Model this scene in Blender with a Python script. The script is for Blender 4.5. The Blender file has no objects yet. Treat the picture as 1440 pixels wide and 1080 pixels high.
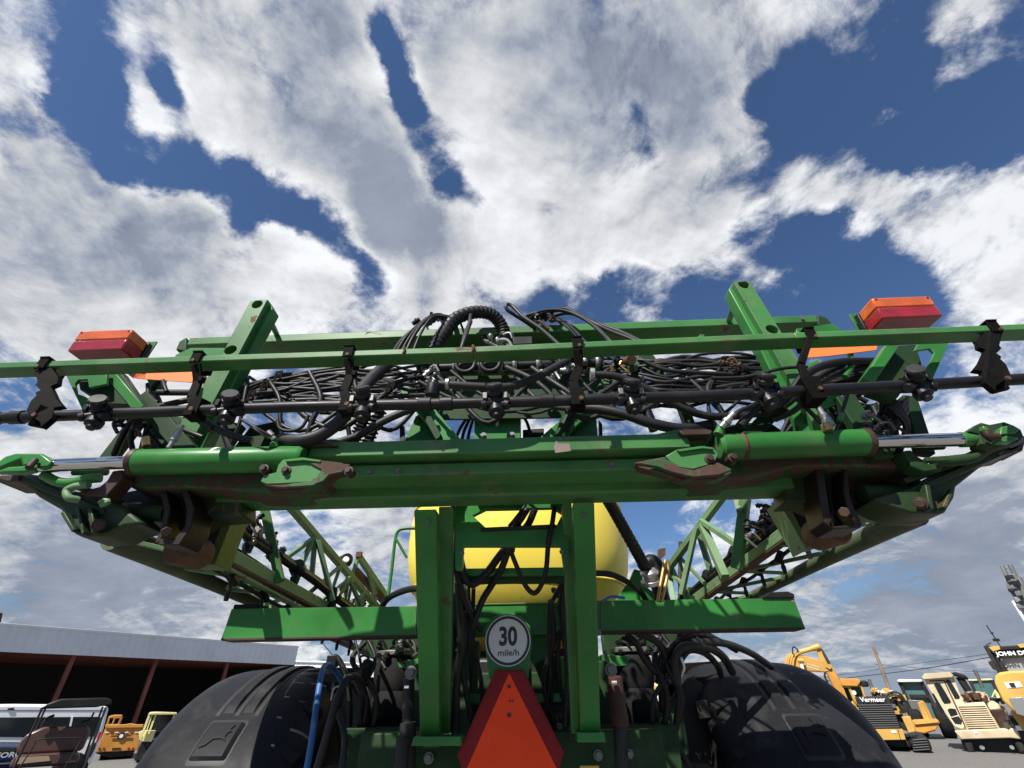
import bpy, bmesh, math, random
from mathutils import Vector, Matrix, geometry
random.seed(7)
R_ = math.radians
scn = bpy.context.scene
col = scn.collection

# ---------------------------------------------------------------- camera
CAM = Vector((0.12, 0.0, 1.75))
FPX, CX, CY = 657.0, 720.0, 540.0
PITCH, YAW, ROLL = R_(33.8), R_(2.0), R_(0.73)
F = Vector((-math.sin(YAW) * math.cos(PITCH), math.cos(YAW) * math.cos(PITCH), math.sin(PITCH)))
Rt0 = Vector((math.cos(YAW), math.sin(YAW), 0))
Up0 = Rt0.cross(F)
RT = Rt0 * math.cos(ROLL) - Up0 * math.sin(ROLL)
UP = Up0 * math.cos(ROLL) + Rt0 * math.sin(ROLL)
cam = bpy.data.objects.new('camera', bpy.data.cameras.new('camera'))
col.objects.link(cam)
cam.matrix_world = Matrix(((RT.x, UP.x, -F.x, CAM.x), (RT.y, UP.y, -F.y, CAM.y), (RT.z, UP.z, -F.z, CAM.z), (0, 0, 0, 1)))
cam.data.sensor_width = 36
cam.data.lens = 36 * FPX / 1440
cam.data.clip_start = 0.05
cam.data.clip_end = 6000
scn.camera = cam

def ray(px, py):
    return F * FPX + RT * (px - CX) + UP * (CY - py)
def at(px, py, D):
    """world point seen at photo position px,py lying in the plane Y = D"""
    d = ray(px, py)
    return CAM + d * (D / d.y)
def atz(px, py, Z):
    d = ray(px, py)
    return CAM + d * ((Z - CAM.z) / d.z)

# ---------------------------------------------------------------- light
SUN_EL, SUN_AZ = R_(49), R_(211)          # azimuth clockwise from +Y: behind the camera, a little to its left
SD = Vector((math.sin(SUN_AZ) * math.cos(SUN_EL), math.cos(SUN_AZ) * math.cos(SUN_EL), math.sin(SUN_EL)))
sl = bpy.data.lights.new('sun', 'SUN')
sl.energy = 5.0
sl.angle = R_(0.53)
sl.color = (1.0, 0.95, 0.87)
so = bpy.data.objects.new('sun', sl)
col.objects.link(so)
so.rotation_euler = (-SD).to_track_quat('-Z', 'Y').to_euler()
scn.view_settings.view_transform = 'Standard'
scn.view_settings.look = 'None'
scn.view_settings.exposure = 0.70
scn.view_settings.gamma = 1.0

# ---------------------------------------------------------------- sky with broken cloud
world = bpy.data.worlds.new("World")
scn.world = world
world.use_nodes = True
def build_sky():
    nt = world.node_tree
    N, L = nt.nodes, nt.links
    N.clear()
    def n(t, **k):
        a = N.new(t)
        for kk, v in k.items():
            setattr(a, kk, v)
        return a
    def inp(a, i, v):
        if hasattr(v, 'is_output') or isinstance(v, bpy.types.NodeSocket):
            L.new(v, a.inputs[i])
        else:
            a.inputs[i].default_value = v
    def math_(op, a, b=0.0, c=0.0, clamp=False):
        m = n('ShaderNodeMath', operation=op, use_clamp=clamp)
        inp(m, 0, a); inp(m, 1, b); inp(m, 2, c)
        return m.outputs[0]
    def vm(op, a, b=(0, 0, 0)):
        m = n('ShaderNodeVectorMath', operation=op)
        inp(m, 0, a); inp(m, 1, b)
        return m
    def noise(vec, scale, detail, rough=0.55, dist=0.0, col_=False):
        m = n('ShaderNodeTexNoise')
        m.noise_dimensions = '3D'
        inp(m, 'Vector', vec); m.inputs['Scale'].default_value = scale
        m.inputs['Detail'].default_value = detail; m.inputs['Roughness'].default_value = rough
        m.inputs['Distortion'].default_value = dist
        return m.outputs['Color' if col_ else 'Fac']
    def ramp(v, a, b, lo=0.0, hi=1.0):
        m = n('ShaderNodeMapRange', interpolation_type='SMOOTHSTEP')
        inp(m, 0, v); inp(m, 1, a); inp(m, 2, b); inp(m, 3, lo); inp(m, 4, hi)
        return m.outputs[0]
    tc = n('ShaderNodeTexCoord')
    d = vm('NORMALIZE', tc.outputs['Generated']).outputs[0]
    sp = n('ShaderNodeSeparateXYZ'); L.new(d, sp.inputs[0])
    z = sp.outputs[2]
    # cloud layer coordinates: where the view ray meets a plane overhead
    zz = math_('MAXIMUM', z, 0.0)
    inv = math_('DIVIDE', 1.0, math_('ADD', zz, 0.30))
    p = vm('SCALE', d); inp(p, 3, inv)
    p = p.outputs[0]
    # ragged displacement of the coverage map
    w1 = vm('SUBTRACT', noise(p, 5.5, 8, 0.62, 0, True), (0.5, 0.5, 0.5))
    w1s = vm('SCALE', w1.outputs[0]); inp(w1s, 3, 0.14)
    dw = vm('NORMALIZE', vm('ADD', d, w1s.outputs[0]).outputs[0]).outputs[0]
    def blobfield(lst):
        acc = None
        for (px, py, rad, amp) in lst:
            c = ray(px, py).normalized()
            ca = sum(c.dot(ray(px + u * rad, py + v * rad).normalized()) for u, v in ((1, 0), (-1, 0), (0, 1), (0, -1))) / 4
            k = 1.0 / (1 - ca)
            dt = vm('DOT_PRODUCT', dw, tuple(c)).outputs['Value']
            e = math_('EXPONENT', math_('MULTIPLY_ADD', dt, k, -k))
            acc = math_('MULTIPLY_ADD', e, amp, 0.0 if acc is None else acc)
        return acc
    acc = blobfield(BLOBS)
    grey = blobfield(GREY)
    f1 = noise(p, 3.6, 12, 0.63, 0.35)
    f2 = noise(vm('ADD', p, (SD.x * -0.07, SD.y * -0.07, 0)).outputs[0], 3.6, 7, 0.6, 0.35)
    f4 = noise(vm('ADD', p, (SD.x * -0.022, SD.y * -0.022, 0)).outputs[0], 15.0, 5, 0.6, 0.4)
    big = noise(p, 1.7, 4, 0.55, 0.5)
    low = ramp(z, 0.02, 0.42, 1.0, 0.0)
    f3 = noise(p, 15.0, 8, 0.65, 0.4)
    sm = math_('MULTIPLY', math_('TANH', math_('MULTIPLY', acc, 0.95)), 1.0)
    dens = math_('ADD', math_('MULTIPLY_ADD', f1, 5.0, -2.5), sm)
    dens = math_('ADD', dens, math_('MULTIPLY_ADD', f3, 1.3, -0.65))
    dens = math_('ADD', dens, math_('MULTIPLY', low, 0.50))
    dens = math_('ADD', dens, ramp(sp.outputs[1], -0.30, -0.02, -1.3, 0.0))  # cloud thinned in the unseen sky behind the camera, for less fill light
    cover = ramp(dens, -0.40, 0.65)
    thick = ramp(math_('ADD', math_('ADD', sm, math_('MULTIPLY', math_('SUBTRACT', f1, 0.5), 1.2)), math_('MULTIPLY_ADD', big, 2.6, -1.3)), 0.25, 1.45)
    lit = math_('SUBTRACT', f1, f2)
    # sky
    sky = n('ShaderNodeTexSky', sky_type='NISHITA')
    sky.sun_disc = False
    sky.sun_elevation = SUN_EL
    sky.sun_rotation = SUN_AZ
    sky.air_density = 1.0; sky.dust_density = 0.6; sky.ozone_density = 2.5
    sb = vm('MULTIPLY', sky.outputs[0], (0.74, 0.90, 1.10)).outputs[0]
    hz = n('ShaderNodeMix', data_type='RGBA'); inp(hz, 0, ramp(z, 0.0, 0.30, 0.85, 0.0)); L.new(sb, hz.inputs[6]); hz.inputs[7].default_value = (2.2, 3.1, 4.3, 1)
    sb = hz.outputs[2]
    # cloud radiance in the same units as the sky (background strength 0.1)
    shade = math_('ADD', math_('MULTIPLY', thick, -4.0), math_('MULTIPLY', lit, 12.0))
    shade = math_('ADD', shade, math_('MULTIPLY', math_('SUBTRACT', f3, f4), 3.0))
    shade = math_('ADD', shade, math_('MULTIPLY_ADD', f3, 1.0, 8.5))
    shade = math_('ADD', shade, math_('MULTIPLY', low, -1.0))
    shade = math_('ADD', shade, math_('MULTIPLY', grey, -2.4))
    shade = math_('ADD', shade, math_('MULTIPLY', low, math_('MULTIPLY_ADD', noise(p, 1.1, 3, 0.5, 0.3), 9.0, -5.0)))
    shade = math_('MINIMUM', math_("MAXIMUM", shade, 3.9), 9.8)
    shade = math_('ADD', shade, math_('MULTIPLY_ADD', f1, 4.0, -2.0))
    cw = n('ShaderNodeMix', data_type='RGBA')
    inp(cw, 0, ramp(shade, 3.0, 7.5)); cw.inputs[6].default_value = (0.76, 0.88, 1.12, 1); cw.inputs[7].default_value = (0.98, 1.0, 1.03, 1)
    cs = vm('SCALE', cw.outputs[2]); inp(cs, 3, shade)
    mx = n('ShaderNodeMix', data_type='RGBA')
    inp(mx, 0, math_('MULTIPLY', cover, 0.97)); L.new(sb, mx.inputs[6]); L.new(cs.outputs[0], mx.inputs[7])
    bg = n('ShaderNodeBackground'); bg.inputs[1].default_value = 0.06
    L.new(mx.outputs[2], bg.inputs[0])
    out = n('ShaderNodeOutputWorld'); L.new(bg.outputs[0], out.inputs[0])
# where the big clouds (+) and the blue gaps (-) stand: direction, angular radius, weight
# grey undersides (+) and bright sunlit heaps (-)
GREY = [(440, 50, 120, 1.45),(560, 240, 90, 1.45),(600, 330, 50, 1.16),(860, 90, 170, 1.59),(960, 140, 80, 0.87),(280, 30, 60, 0.87),(240, 360, 120, 0.72),(80, 210, 60, 0.87),(60, 250, 60, 0.72),(90, 720, 160, 1.07),(250, 830, 110, 1.17),(1390, 720, 130, 1.35),(1330, 860, 150, 1.35),(1180, 830, 120, 0.72),(60, 850, 100, 0.81),(560, 790, 80, 0.62),(1100, 900, 120, 0.72),(700, 900, 300, 0.54),(420, 350, 60, -1),(280, 90, 40, -0.8),(540, 120, 50, -1),(220, 190, 60, -0.6),(700, 330, 100, -1.1),(900, 320, 90, -1.1),(1030, 270, 70, -0.9),(60, 130, 50, -1),(680, 130, 50, -0.7),(1370, 330, 80, -0.8),(200, 450, 90, -0.7),(1200, 290, 50, -0.6),(1420, 600, 90, -0.9),(1340, 640, 60, -0.7),(480, 720, 60, -0.7),(1060, 770, 60, -0.5)]
BLOBS = [(895, 165, 24, -1.17),(890, 230, 36, -1.04),(920, 215, 25, -0.78),(860, 260, 20, -0.65),(1060, 140, 30, -1.17),(1130, 110, 50, -1.3),(1110, 190, 35, -0.91),(1160, 175, 30, -0.91),(1180, 220, 40, -0.36),(1250, 110, 70, -1.3),(1340, 120, 90, -1.69),(1400, 130, 70, -1.43),(1300, 190, 50, -1.17),(1420, 60, 40, -1.04),(1290, 240, 40, -0.36),(1100, 350, 50, -1.04),(1170, 330, 45, -1.17),(1210, 380, 60, -1.43),(1150, 410, 60, -1.17),(1040, 330, 25, -0.65),(1000, 420, 40, -0.78),(860, 410, 35, -1.04),(900, 400, 30, -0.78),(770, 410, 35, -0.91),(1260, 430, 60, -0.91),(950, 430, 30, -0.78),(20, 560, 50, -1.17),(1300, 530, 60, -1.04),(920, 730, 80, -1.3),(470, 905, 50, -1.17),(1100, 560, 60, -0.39),(860, 600, 60, -0.78),(20, 90, 60, 1.1),(40, 150, 35, 0.8),(60, 300, 120, 0.92),(150, 350, 120, 0.92),(220, 330, 70, 0.9),(285, 330, 30, 0.5),(100, 440, 150, 0.83),(260, 420, 90, 0.83),(400, 60, 120, 1.1),(300, 30, 80, 0.74),(480, 150, 110, 1.1),(540, 260, 90, 1.1),(420, 160, 90, 0.92),(290, 100, 30, 0.8),(260, 185, 50, 0.7),(220, 180, 35, 0.6),(520, 340, 60, 0.9),(560, 350, 50, 1.0),(170, 150, 25, 0.5),(120, 20, 25, 0.3),(425, 350, 55, 1.2),(465, 400, 50, 1.1),(400, 330, 40, 0.7),(560, 425, 45, 0.4),(720, 60, 130, 1.1),(640, 100, 50, 0.8),(800, 160, 110, 1.1),(950, 70, 120, 1.1),(1080, 50, 80, 0.74),(700, 200, 60, 1.0),(690, 350, 110, 1.1),(620, 370, 60, 1.0),(850, 320, 100, 1.1),(980, 260, 100, 1.1),(1020, 200, 60, 0.6),(600, 190, 18, 0.8),(1190, 60, 40, 0.4),(1200, 290, 50, 0.9),(1250, 290, 50, 0.8),(1230, 180, 40, 0.7),(1360, 330, 80, 1.1),(1420, 270, 60, 1.0),(1390, 400, 60, 0.7),(1260, 350, 30, 0.4),(1380, 15, 45, 1.1),(1310, 40, 30, 0.8),(1100, 385, 35, 1.1),(80, 680, 150, 0.64),(1380, 640, 120, 0.74),(1330, 820, 160, 0.55),(560, 770, 100, 0.55),(200, 820, 150, 0.46),(1000, 600, 60, 0.3),(500, 650, 80, 0.46),(760, 330, 14, -0.4),(1000, 160, 22, -0.6),(1160, 240, 30, -0.33),(1080, 240, 22, -0.28),(1230, 210, 25, -0.28),(1240, 310, 22, -0.4),(840, 400, 25, -0.7),(1060, 420, 40, -0.8),(1180, 190, 40, 0.5),(1250, 170, 35, 0.6),(1300, 270, 45, 0.6),(1150, 260, 40, 0.6),(250, 150, 40, 0.5),(200, 120, 25, 0.5),(1060, 370, 35, 0.5),(480, 60, 60, 0.5),(110, -10, 40, -1.05),(98, 25, 40, -1.05),(85, 60, 40, -1.05),(90, 105, 40, -1.05),(95, 150, 40, -1.05),(112, 185, 40, -1.05),(130, 220, 40, -1.05),(165, 235, 40, -1.05),(200, 250, 40, -1.05),(235, 242, 40, -1.05),(270, 235, 40, -1.05),(300, 250, 40, -1.05),(330, 265, 40, -1.05),(365, 278, 40, -1.05),(400, 290, 40, -1.05),(450, 315, 40, -1.05),(490, 350, 40, -1.05),(525, 385, 40, -1.05),(225, 70, 28, -0.8),(232, 93, 28, -0.8),(238, 117, 28, -0.8),(245, 140, 28, -0.8),(248, 170, 28, -0.8),(250, 200, 28, -0.8),(120, 60, 28, -0.7),(130, 80, 28, -0.7),(140, 100, 28, -0.7),(150, 120, 28, -0.7),(158, 147, 28, -0.7),(167, 173, 28, -0.7),(175, 200, 28, -0.7),(530, 40, 28, -1.05),(546, 66, 28, -1.05),(562, 92, 28, -1.05),(571, 115, 28, -1.05),(581, 137, 28, -1.05),(590, 160, 28, -1.05),(598, 188, 28, -1.05),(605, 215, 28, -1.05),(616, 238, 28, -1.05),(628, 262, 28, -1.05),(655, 290, 28, -1.05),(335, 320, 34, -0.8),(500, 400, 25, -0.6),(640, 190, 24, -0.8),(440, 318, 48, -1.1),(500, 365, 42, -1.1),(385, 290, 40, -0.7),(1150, 330, 40, -0.5)]
build_sky()
# ---------------------------------------------------------------- materials
def mat_new(name):
    m = bpy.data.materials.new(name); m.use_nodes = True
    nt = m.node_tree
    return m, nt, nt.nodes['Principled BSDF']

def _mix(nt, fac, a, b):
    x = nt.nodes.new('ShaderNodeMix'); x.data_type = 'RGBA'
    nt.links.new(fac, x.inputs[0])
    for i, v in ((6, a), (7, b)):
        if isinstance(v, tuple): x.inputs[i].default_value = (*v, 1) if len(v) == 3 else v
        else: nt.links.new(v, x.inputs[i])
    return x.outputs[2]
def _noise(nt, scale, detail=6, rough=.6, dist=0, vec=None):
    x = nt.nodes.new('ShaderNodeTexNoise'); x.inputs['Scale'].default_value = scale
    x.inputs['Detail'].default_value = detail; x.inputs['Roughness'].default_value = rough
    x.inputs['Distortion'].default_value = dist
    if vec is None:
        t = nt.nodes.get('TC') or nt.nodes.new('ShaderNodeTexCoord'); t.name = 'TC'; vec = t.outputs['Object']
    nt.links.new(vec, x.inputs['Vector'])
    return x.outputs['Fac']
def _ramp(nt, v, a, b, lo=0.0, hi=1.0):
    x = nt.nodes.new('ShaderNodeMapRange'); x.interpolation_type = 'SMOOTHSTEP'
    nt.links.new(v, x.inputs[0])
    for i, q in enumerate((a, b, lo, hi)): x.inputs[i + 1].default_value = q
    return x.outputs[0]
def _bump(nt, bs, h, strength, dist=.002):
    b = nt.nodes.new('ShaderNodeBump'); b.inputs['Strength'].default_value = strength; b.inputs['Distance'].default_value = dist
    nt.links.new(h, b.inputs['Height']); nt.links.new(b.outputs[0], bs.inputs['Normal'])

def paint(name, base, rough=.38, dirt=(.16, .13, .09), dirt_amt=.35, rust_amt=0.0, rust=(.10, .045, .025), scale=1.0, metal=0.0, var=.25, coat=0.0, bump=.12, rust_edge=.02, edge=0.0):
    m, nt, bs = mat_new(name)
    n1 = _noise(nt, 6 * scale, 8, .65, .4)
    n2 = _noise(nt, 45 * scale, 6, .6)
    n3 = _noise(nt, 2.2 * scale, 4, .6)
    c0 = _mix(nt, _ramp(nt, n3, .3, .7), tuple(v * (1 - var) for v in base), tuple(min(1, v * (1 + var)) for v in base))
    c1 = _mix(nt, _ramp(nt, n1, .48, .80, 0, dirt_amt), c0, dirt)
    c2 = _mix(nt, _ramp(nt, n2, .58, .80, 0, dirt_amt * .6), c1, dirt)
    if edge:                    # paint rubbed through on the corners
        be = nt.nodes.new('ShaderNodeBevel'); be.samples = 3; be.inputs['Radius'].default_value = .007
        ge = nt.nodes.new('ShaderNodeNewGeometry'); dt = nt.nodes.new('ShaderNodeVectorMath'); dt.operation = 'DOT_PRODUCT'
        nt.links.new(be.outputs[0], dt.inputs[0]); nt.links.new(ge.outputs['Normal'], dt.inputs[1])
        mm = nt.nodes.new('ShaderNodeMath'); mm.operation = 'MULTIPLY_ADD'; nt.links.new(_noise(nt, 14 * scale, 6, .7), mm.inputs[0]); mm.inputs[1].default_value = -.22; nt.links.new(dt.outputs['Value'], mm.inputs[2])
        c2 = _mix(nt, _ramp(nt, mm.outputs[0], .74, .84, edge, 0), c2, (.17, .15, .12))
    if rust_amt > 0:
        n4 = _noise(nt, 9 * scale, 10, .7, .8)
        t = .74 - .34 * rust_amt
        f = _ramp(nt, n4, t, t + rust_edge)
        rr = _mix(nt, _noise(nt, 60 * scale, 4), rust, tuple(v * 1.9 for v in rust))
        c2 = _mix(nt, f, c2, rr)
        r = nt.nodes.new('ShaderNodeMapRange'); nt.links.new(f, r.inputs[0]); r.inputs[3].default_value = rough; r.inputs[4].default_value = .85
        nt.links.new(r.outputs[0], bs.inputs['Roughness'])
    else:
        nt.links.new(_ramp(nt, n1, .3, .8, rough * .85, min(1, rough * 1.5)), bs.inputs['Roughness'])
    nt.links.new(c2, bs.inputs['Base Color'])
    bs.inputs['Metallic'].default_value = metal
    if coat: bs.inputs['Coat Weight'].default_value = coat
    bs.inputs['Specular IOR Level'].default_value = .28
    if bump: _bump(nt, bs, n2, bump)
    return m
def plain(name, c, rough=.5, metal=0.0, **k):
    m, nt, bs = mat_new(name)
    bs.inputs['Roughness'].default_value = rough; bs.inputs['Metallic'].default_value = metal
    nz = _noise(nt, 30, 5)
    nt.links.new(_mix(nt, nz, tuple(v * .85 for v in c), tuple(min(1, v * 1.15) for v in c)), bs.inputs['Base Color'])
    for kk, v in k.items(): bs.inputs[kk.replace('_', ' ')].default_value = v
    return m

M = {}
M['green'] = paint('green_paint', (.026, .150, .030), .36, (.12, .13, .07), .35, .08, edge=.5)
M['green_worn'] = paint('worn_green_paint', (.042, .145, .040), .42, (.19, .17, .11), .5, .36, (.085, .045, .032), edge=.8)
M['green_old'] = paint('faded_green_paint', (.115, .205, .100), .55, (.22, .18, .12), .7, .40, (.11, .062, .035))
M['green_dark'] = paint('dirty_shaded_green_paint', (.014, .038, .014), .6, (.08, .07, .045), .5, .25, (.05, .03, .02))  # dirty dark green; also stands for shade on the rear crossmembers
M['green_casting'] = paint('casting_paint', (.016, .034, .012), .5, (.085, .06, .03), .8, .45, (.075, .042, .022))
M['green_boom'] = paint('muddy_boom_paint', (.07, .09, .05), .65, (.19, .145, .08), .9, .3, (.08, .05, .03))
M['patchy'] = paint('patchy_worn_paint', (.022, .075, .022), .5, (.10, .075, .05), .5, .86, (.046, .026, .020), rust_edge=.06, edge=.6)
M['brown_bare'] = plain('bare_steel_chip', (.17, .12, .10), .6)
M['brown_rusty'] = paint('rusty_damper', (.05, .02, .014), .6, (.09, .05, .035), .5, .2)
M['lime'] = paint('lime_paint', (.08, .125, .022), .55, (.2, .15, .06), .4, .2)
M['brown'] = paint('brown_bare_steel', (.040, .022, .017), .5, (.12, .085, .06), .45, .2, (.02, .010, .008))
M['rust'] = paint('rusty_steel', (.085, .045, .026), .75, (.20, .12, .06), .6, .4, (.045, .02, .012))
M['steel'] = plain('galvanised_steel', (.34, .34, .33), .42, .8)
M['steel_dull'] = plain('dull_steel', (.16, .155, .145), .5, .6)
M['brass'] = plain('brass_fitting', (.45, .30, .12), .4, .9)
M['hose'] = paint('black_hose_rubber', (.008, .008, .009), .5, (.05, .047, .04), .3, 0, scale=1, bump=.08)
M['hose_dusty'] = paint('dusty_hose_rubber', (.016, .016, .017), .5, (.075, .07, .062), .5, 0, bump=.08)
M['plastic'] = paint('black_plastic', (.007, .007, .008), .4, (.05, .047, .04), .25, 0, bump=.05)
M['holder'] = paint('holder_steel', (.005, .0045, .004), .7, (.03, .02, .015), .25, .12, (.03, .014, .01))
M['rubber'] = paint('tyre_rubber', (.010, .010, .011), .75, (.05, .045, .037), .5, 0, bump=.3)
M['fender'] = paint('fender_plastic', (.013, .0135, .016), .46, (.075, .072, .068), .5, 0, scale=.6, bump=.18)
M['fender_groove'] = plain('fender_groove', (.012, .012, .013), .6)
M['blue_hose'] = paint('blue_hose', (.03, .11, .30), .4, (.2, .28, .36), .5, 0, bump=.2)
M['brown_dark'] = paint('oily_brown_steel', (.016, .009, .007), .5, (.07, .05, .035), .5, .2, (.012, .006, .005))
M['orange_strip'] = plain('orange_reflector', (.95, .20, .045), .42)
M['smv_orange'] = paint('fluorescent_orange', (.93, .062, .012), .65, (.55, .08, .03), .25, 0, bump=.04, var=.05)
M['smv_red'] = paint('dark_red_reflective', (.20, .008, .010), .6, (.2, .05, .04), .2, 0, bump=.03)
M['sign_white'] = paint('sign_white', (.62, .62, .62), .5, (.45, .44, .42), .3, 0, bump=.02, var=.05)
M['sign_black'] = plain('sign_black', (.015, .015, .015), .5)
M['white'] = paint('white_paint', (.74, .75, .75), .3, (.5, .48, .42), .25, 0, scale=.5, coat=.3, bump=.02, var=.05)
M['tape'] = plain('white_tape', (.62, .62, .6), .7)
def chrome():
    m, nt, bs = mat_new('chrome_rod')
    bs.inputs['Base Color'].default_value = (.62, .60, .58, 1); bs.inputs['Metallic'].default_value = 1
    nt.links.new(_ramp(nt, _noise(nt, 20, 5), .3, .8, .08, .28), bs.inputs['Roughness'])
    return m
M['chrome'] = chrome()
def tank_mat():
    m, nt, bs = mat_new('yellow_tank_plastic')
    a = _mix(nt, _ramp(nt, _noise(nt, 1.2, 5), .35, .7), (.74, .57, .06), (.80, .62, .085))
    a = _mix(nt, _ramp(nt, _noise(nt, 5, 9, .75, .6), .56, .85, 0, .55), a, (.34, .26, .06))
    mp = nt.nodes.new('ShaderNodeMapping'); mp.inputs['Scale'].default_value = (9, 9, .8); nt.links.new(nt.nodes['TC'].outputs['Object'], mp.inputs[0])
    a = _mix(nt, _ramp(nt, _noise(nt, 1.0, 7, .65, .3, mp.outputs[0]), .55, .75, 0, .4), a, (.42, .33, .09))
    nt.links.new(a, bs.inputs['Base Color']); bs.inputs['Roughness'].default_value = .42
    bs.inputs['Subsurface Weight'].default_value = .15; bs.inputs['Subsurface Radius'].default_value = (.05, .04, .01)
    return m
M['tank'] = tank_mat()
def lens(name, c):
    m, nt, bs = mat_new(name)
    w = nt.nodes.new('ShaderNodeTexWave'); w.inputs['Scale'].default_value = 60; w.inputs['Distortion'].default_value = .5
    t = nt.nodes.new('ShaderNodeTexCoord'); nt.links.new(t.outputs['Object'], w.inputs['Vector'])
    nt.links.new(_mix(nt, _ramp(nt, _noise(nt, 12, 6, .7, 0, t.outputs['Object']), .35, .75), tuple(v * .65 for v in c), c), bs.inputs['Base Color'])
    bs.inputs['Roughness'].default_value = .22; bs.inputs['Coat Weight'].default_value = .4
    bs.inputs['Subsurface Weight'].default_value = .25; bs.inputs['Subsurface Radius'].default_value = (.04, .006, .003)
    _bump(nt, bs, w.outputs['Fac'], .6, .002)
    return m
M['lens_red'] = lens('red_lens', (.34, .010, .014))
M['lens_orange'] = lens('orange_lens', (.68, .125, .016))
def glass_dark(name, c=(.015, .02, .022)):
    m, nt, bs = mat_new(name)
    bs.inputs['Base Color'].default_value = (*c, 1); bs.inputs['Roughness'].default_value = .08
    bs.inputs['Specular IOR Level'].default_value = .6
    return m
M['glass'] = glass_dark('dark_window_glass')
M['glass_teal'] = glass_dark('teal_window_glass', (.06, .13, .13))
M['cat_yellow'] = paint('machine_yellow', (.50, .30, .07), .42, (.35, .25, .13), .5, .12, scale=.25)
M['cat_orange'] = paint('orange_yellow_paint', (.50, .23, .045), .42, (.4, .25, .12), .4, .06, scale=.25)
M['pale_yellow'] = paint('pale_yellow_paint', (.62, .56, .25), .45, (.35, .3, .2), .4, .1, scale=.3)
M['beige'] = paint('beige_paint', (.55, .45, .30), .5, (.33, .24, .14), .6, .25, scale=.3)
M['mach_black'] = paint('machine_black', (.015, .015, .015), .5, (.08, .07, .05), .4, 0, scale=.4)
M['mach_white'] = plain('lettering_white', (.8, .8, .8), .5)
M['brown_vinyl'] = plain('brown_vinyl', (.085, .045, .035), .42)
M['tan_vinyl'] = plain('tan_vinyl', (.38, .28, .18), .5)
M['blue_car'] = paint('dark_blue_paint', (.01, .03, .10), .25, (.1, .1, .1), .1, 0, coat=.5, bump=0)
M['red_lamp'] = lens('tail_lamp_red', (.5, .01, .02))
M['wood'] = paint('pole_wood', (.20, .14, .10), .8, (.1, .08, .06), .5, 0, scale=.3)
M['red_post'] = paint('red_oxide_post', (.17, .055, .04), .6, (.1, .05, .04), .4, 0, scale=.3)

for _m, _s in (('fender', .09), ('holder', .05), ('green_dark', .18), ('rubber', .15)): M[_m].node_tree.nodes['Principled BSDF'].inputs['Specular IOR Level'].default_value = _s
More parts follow.
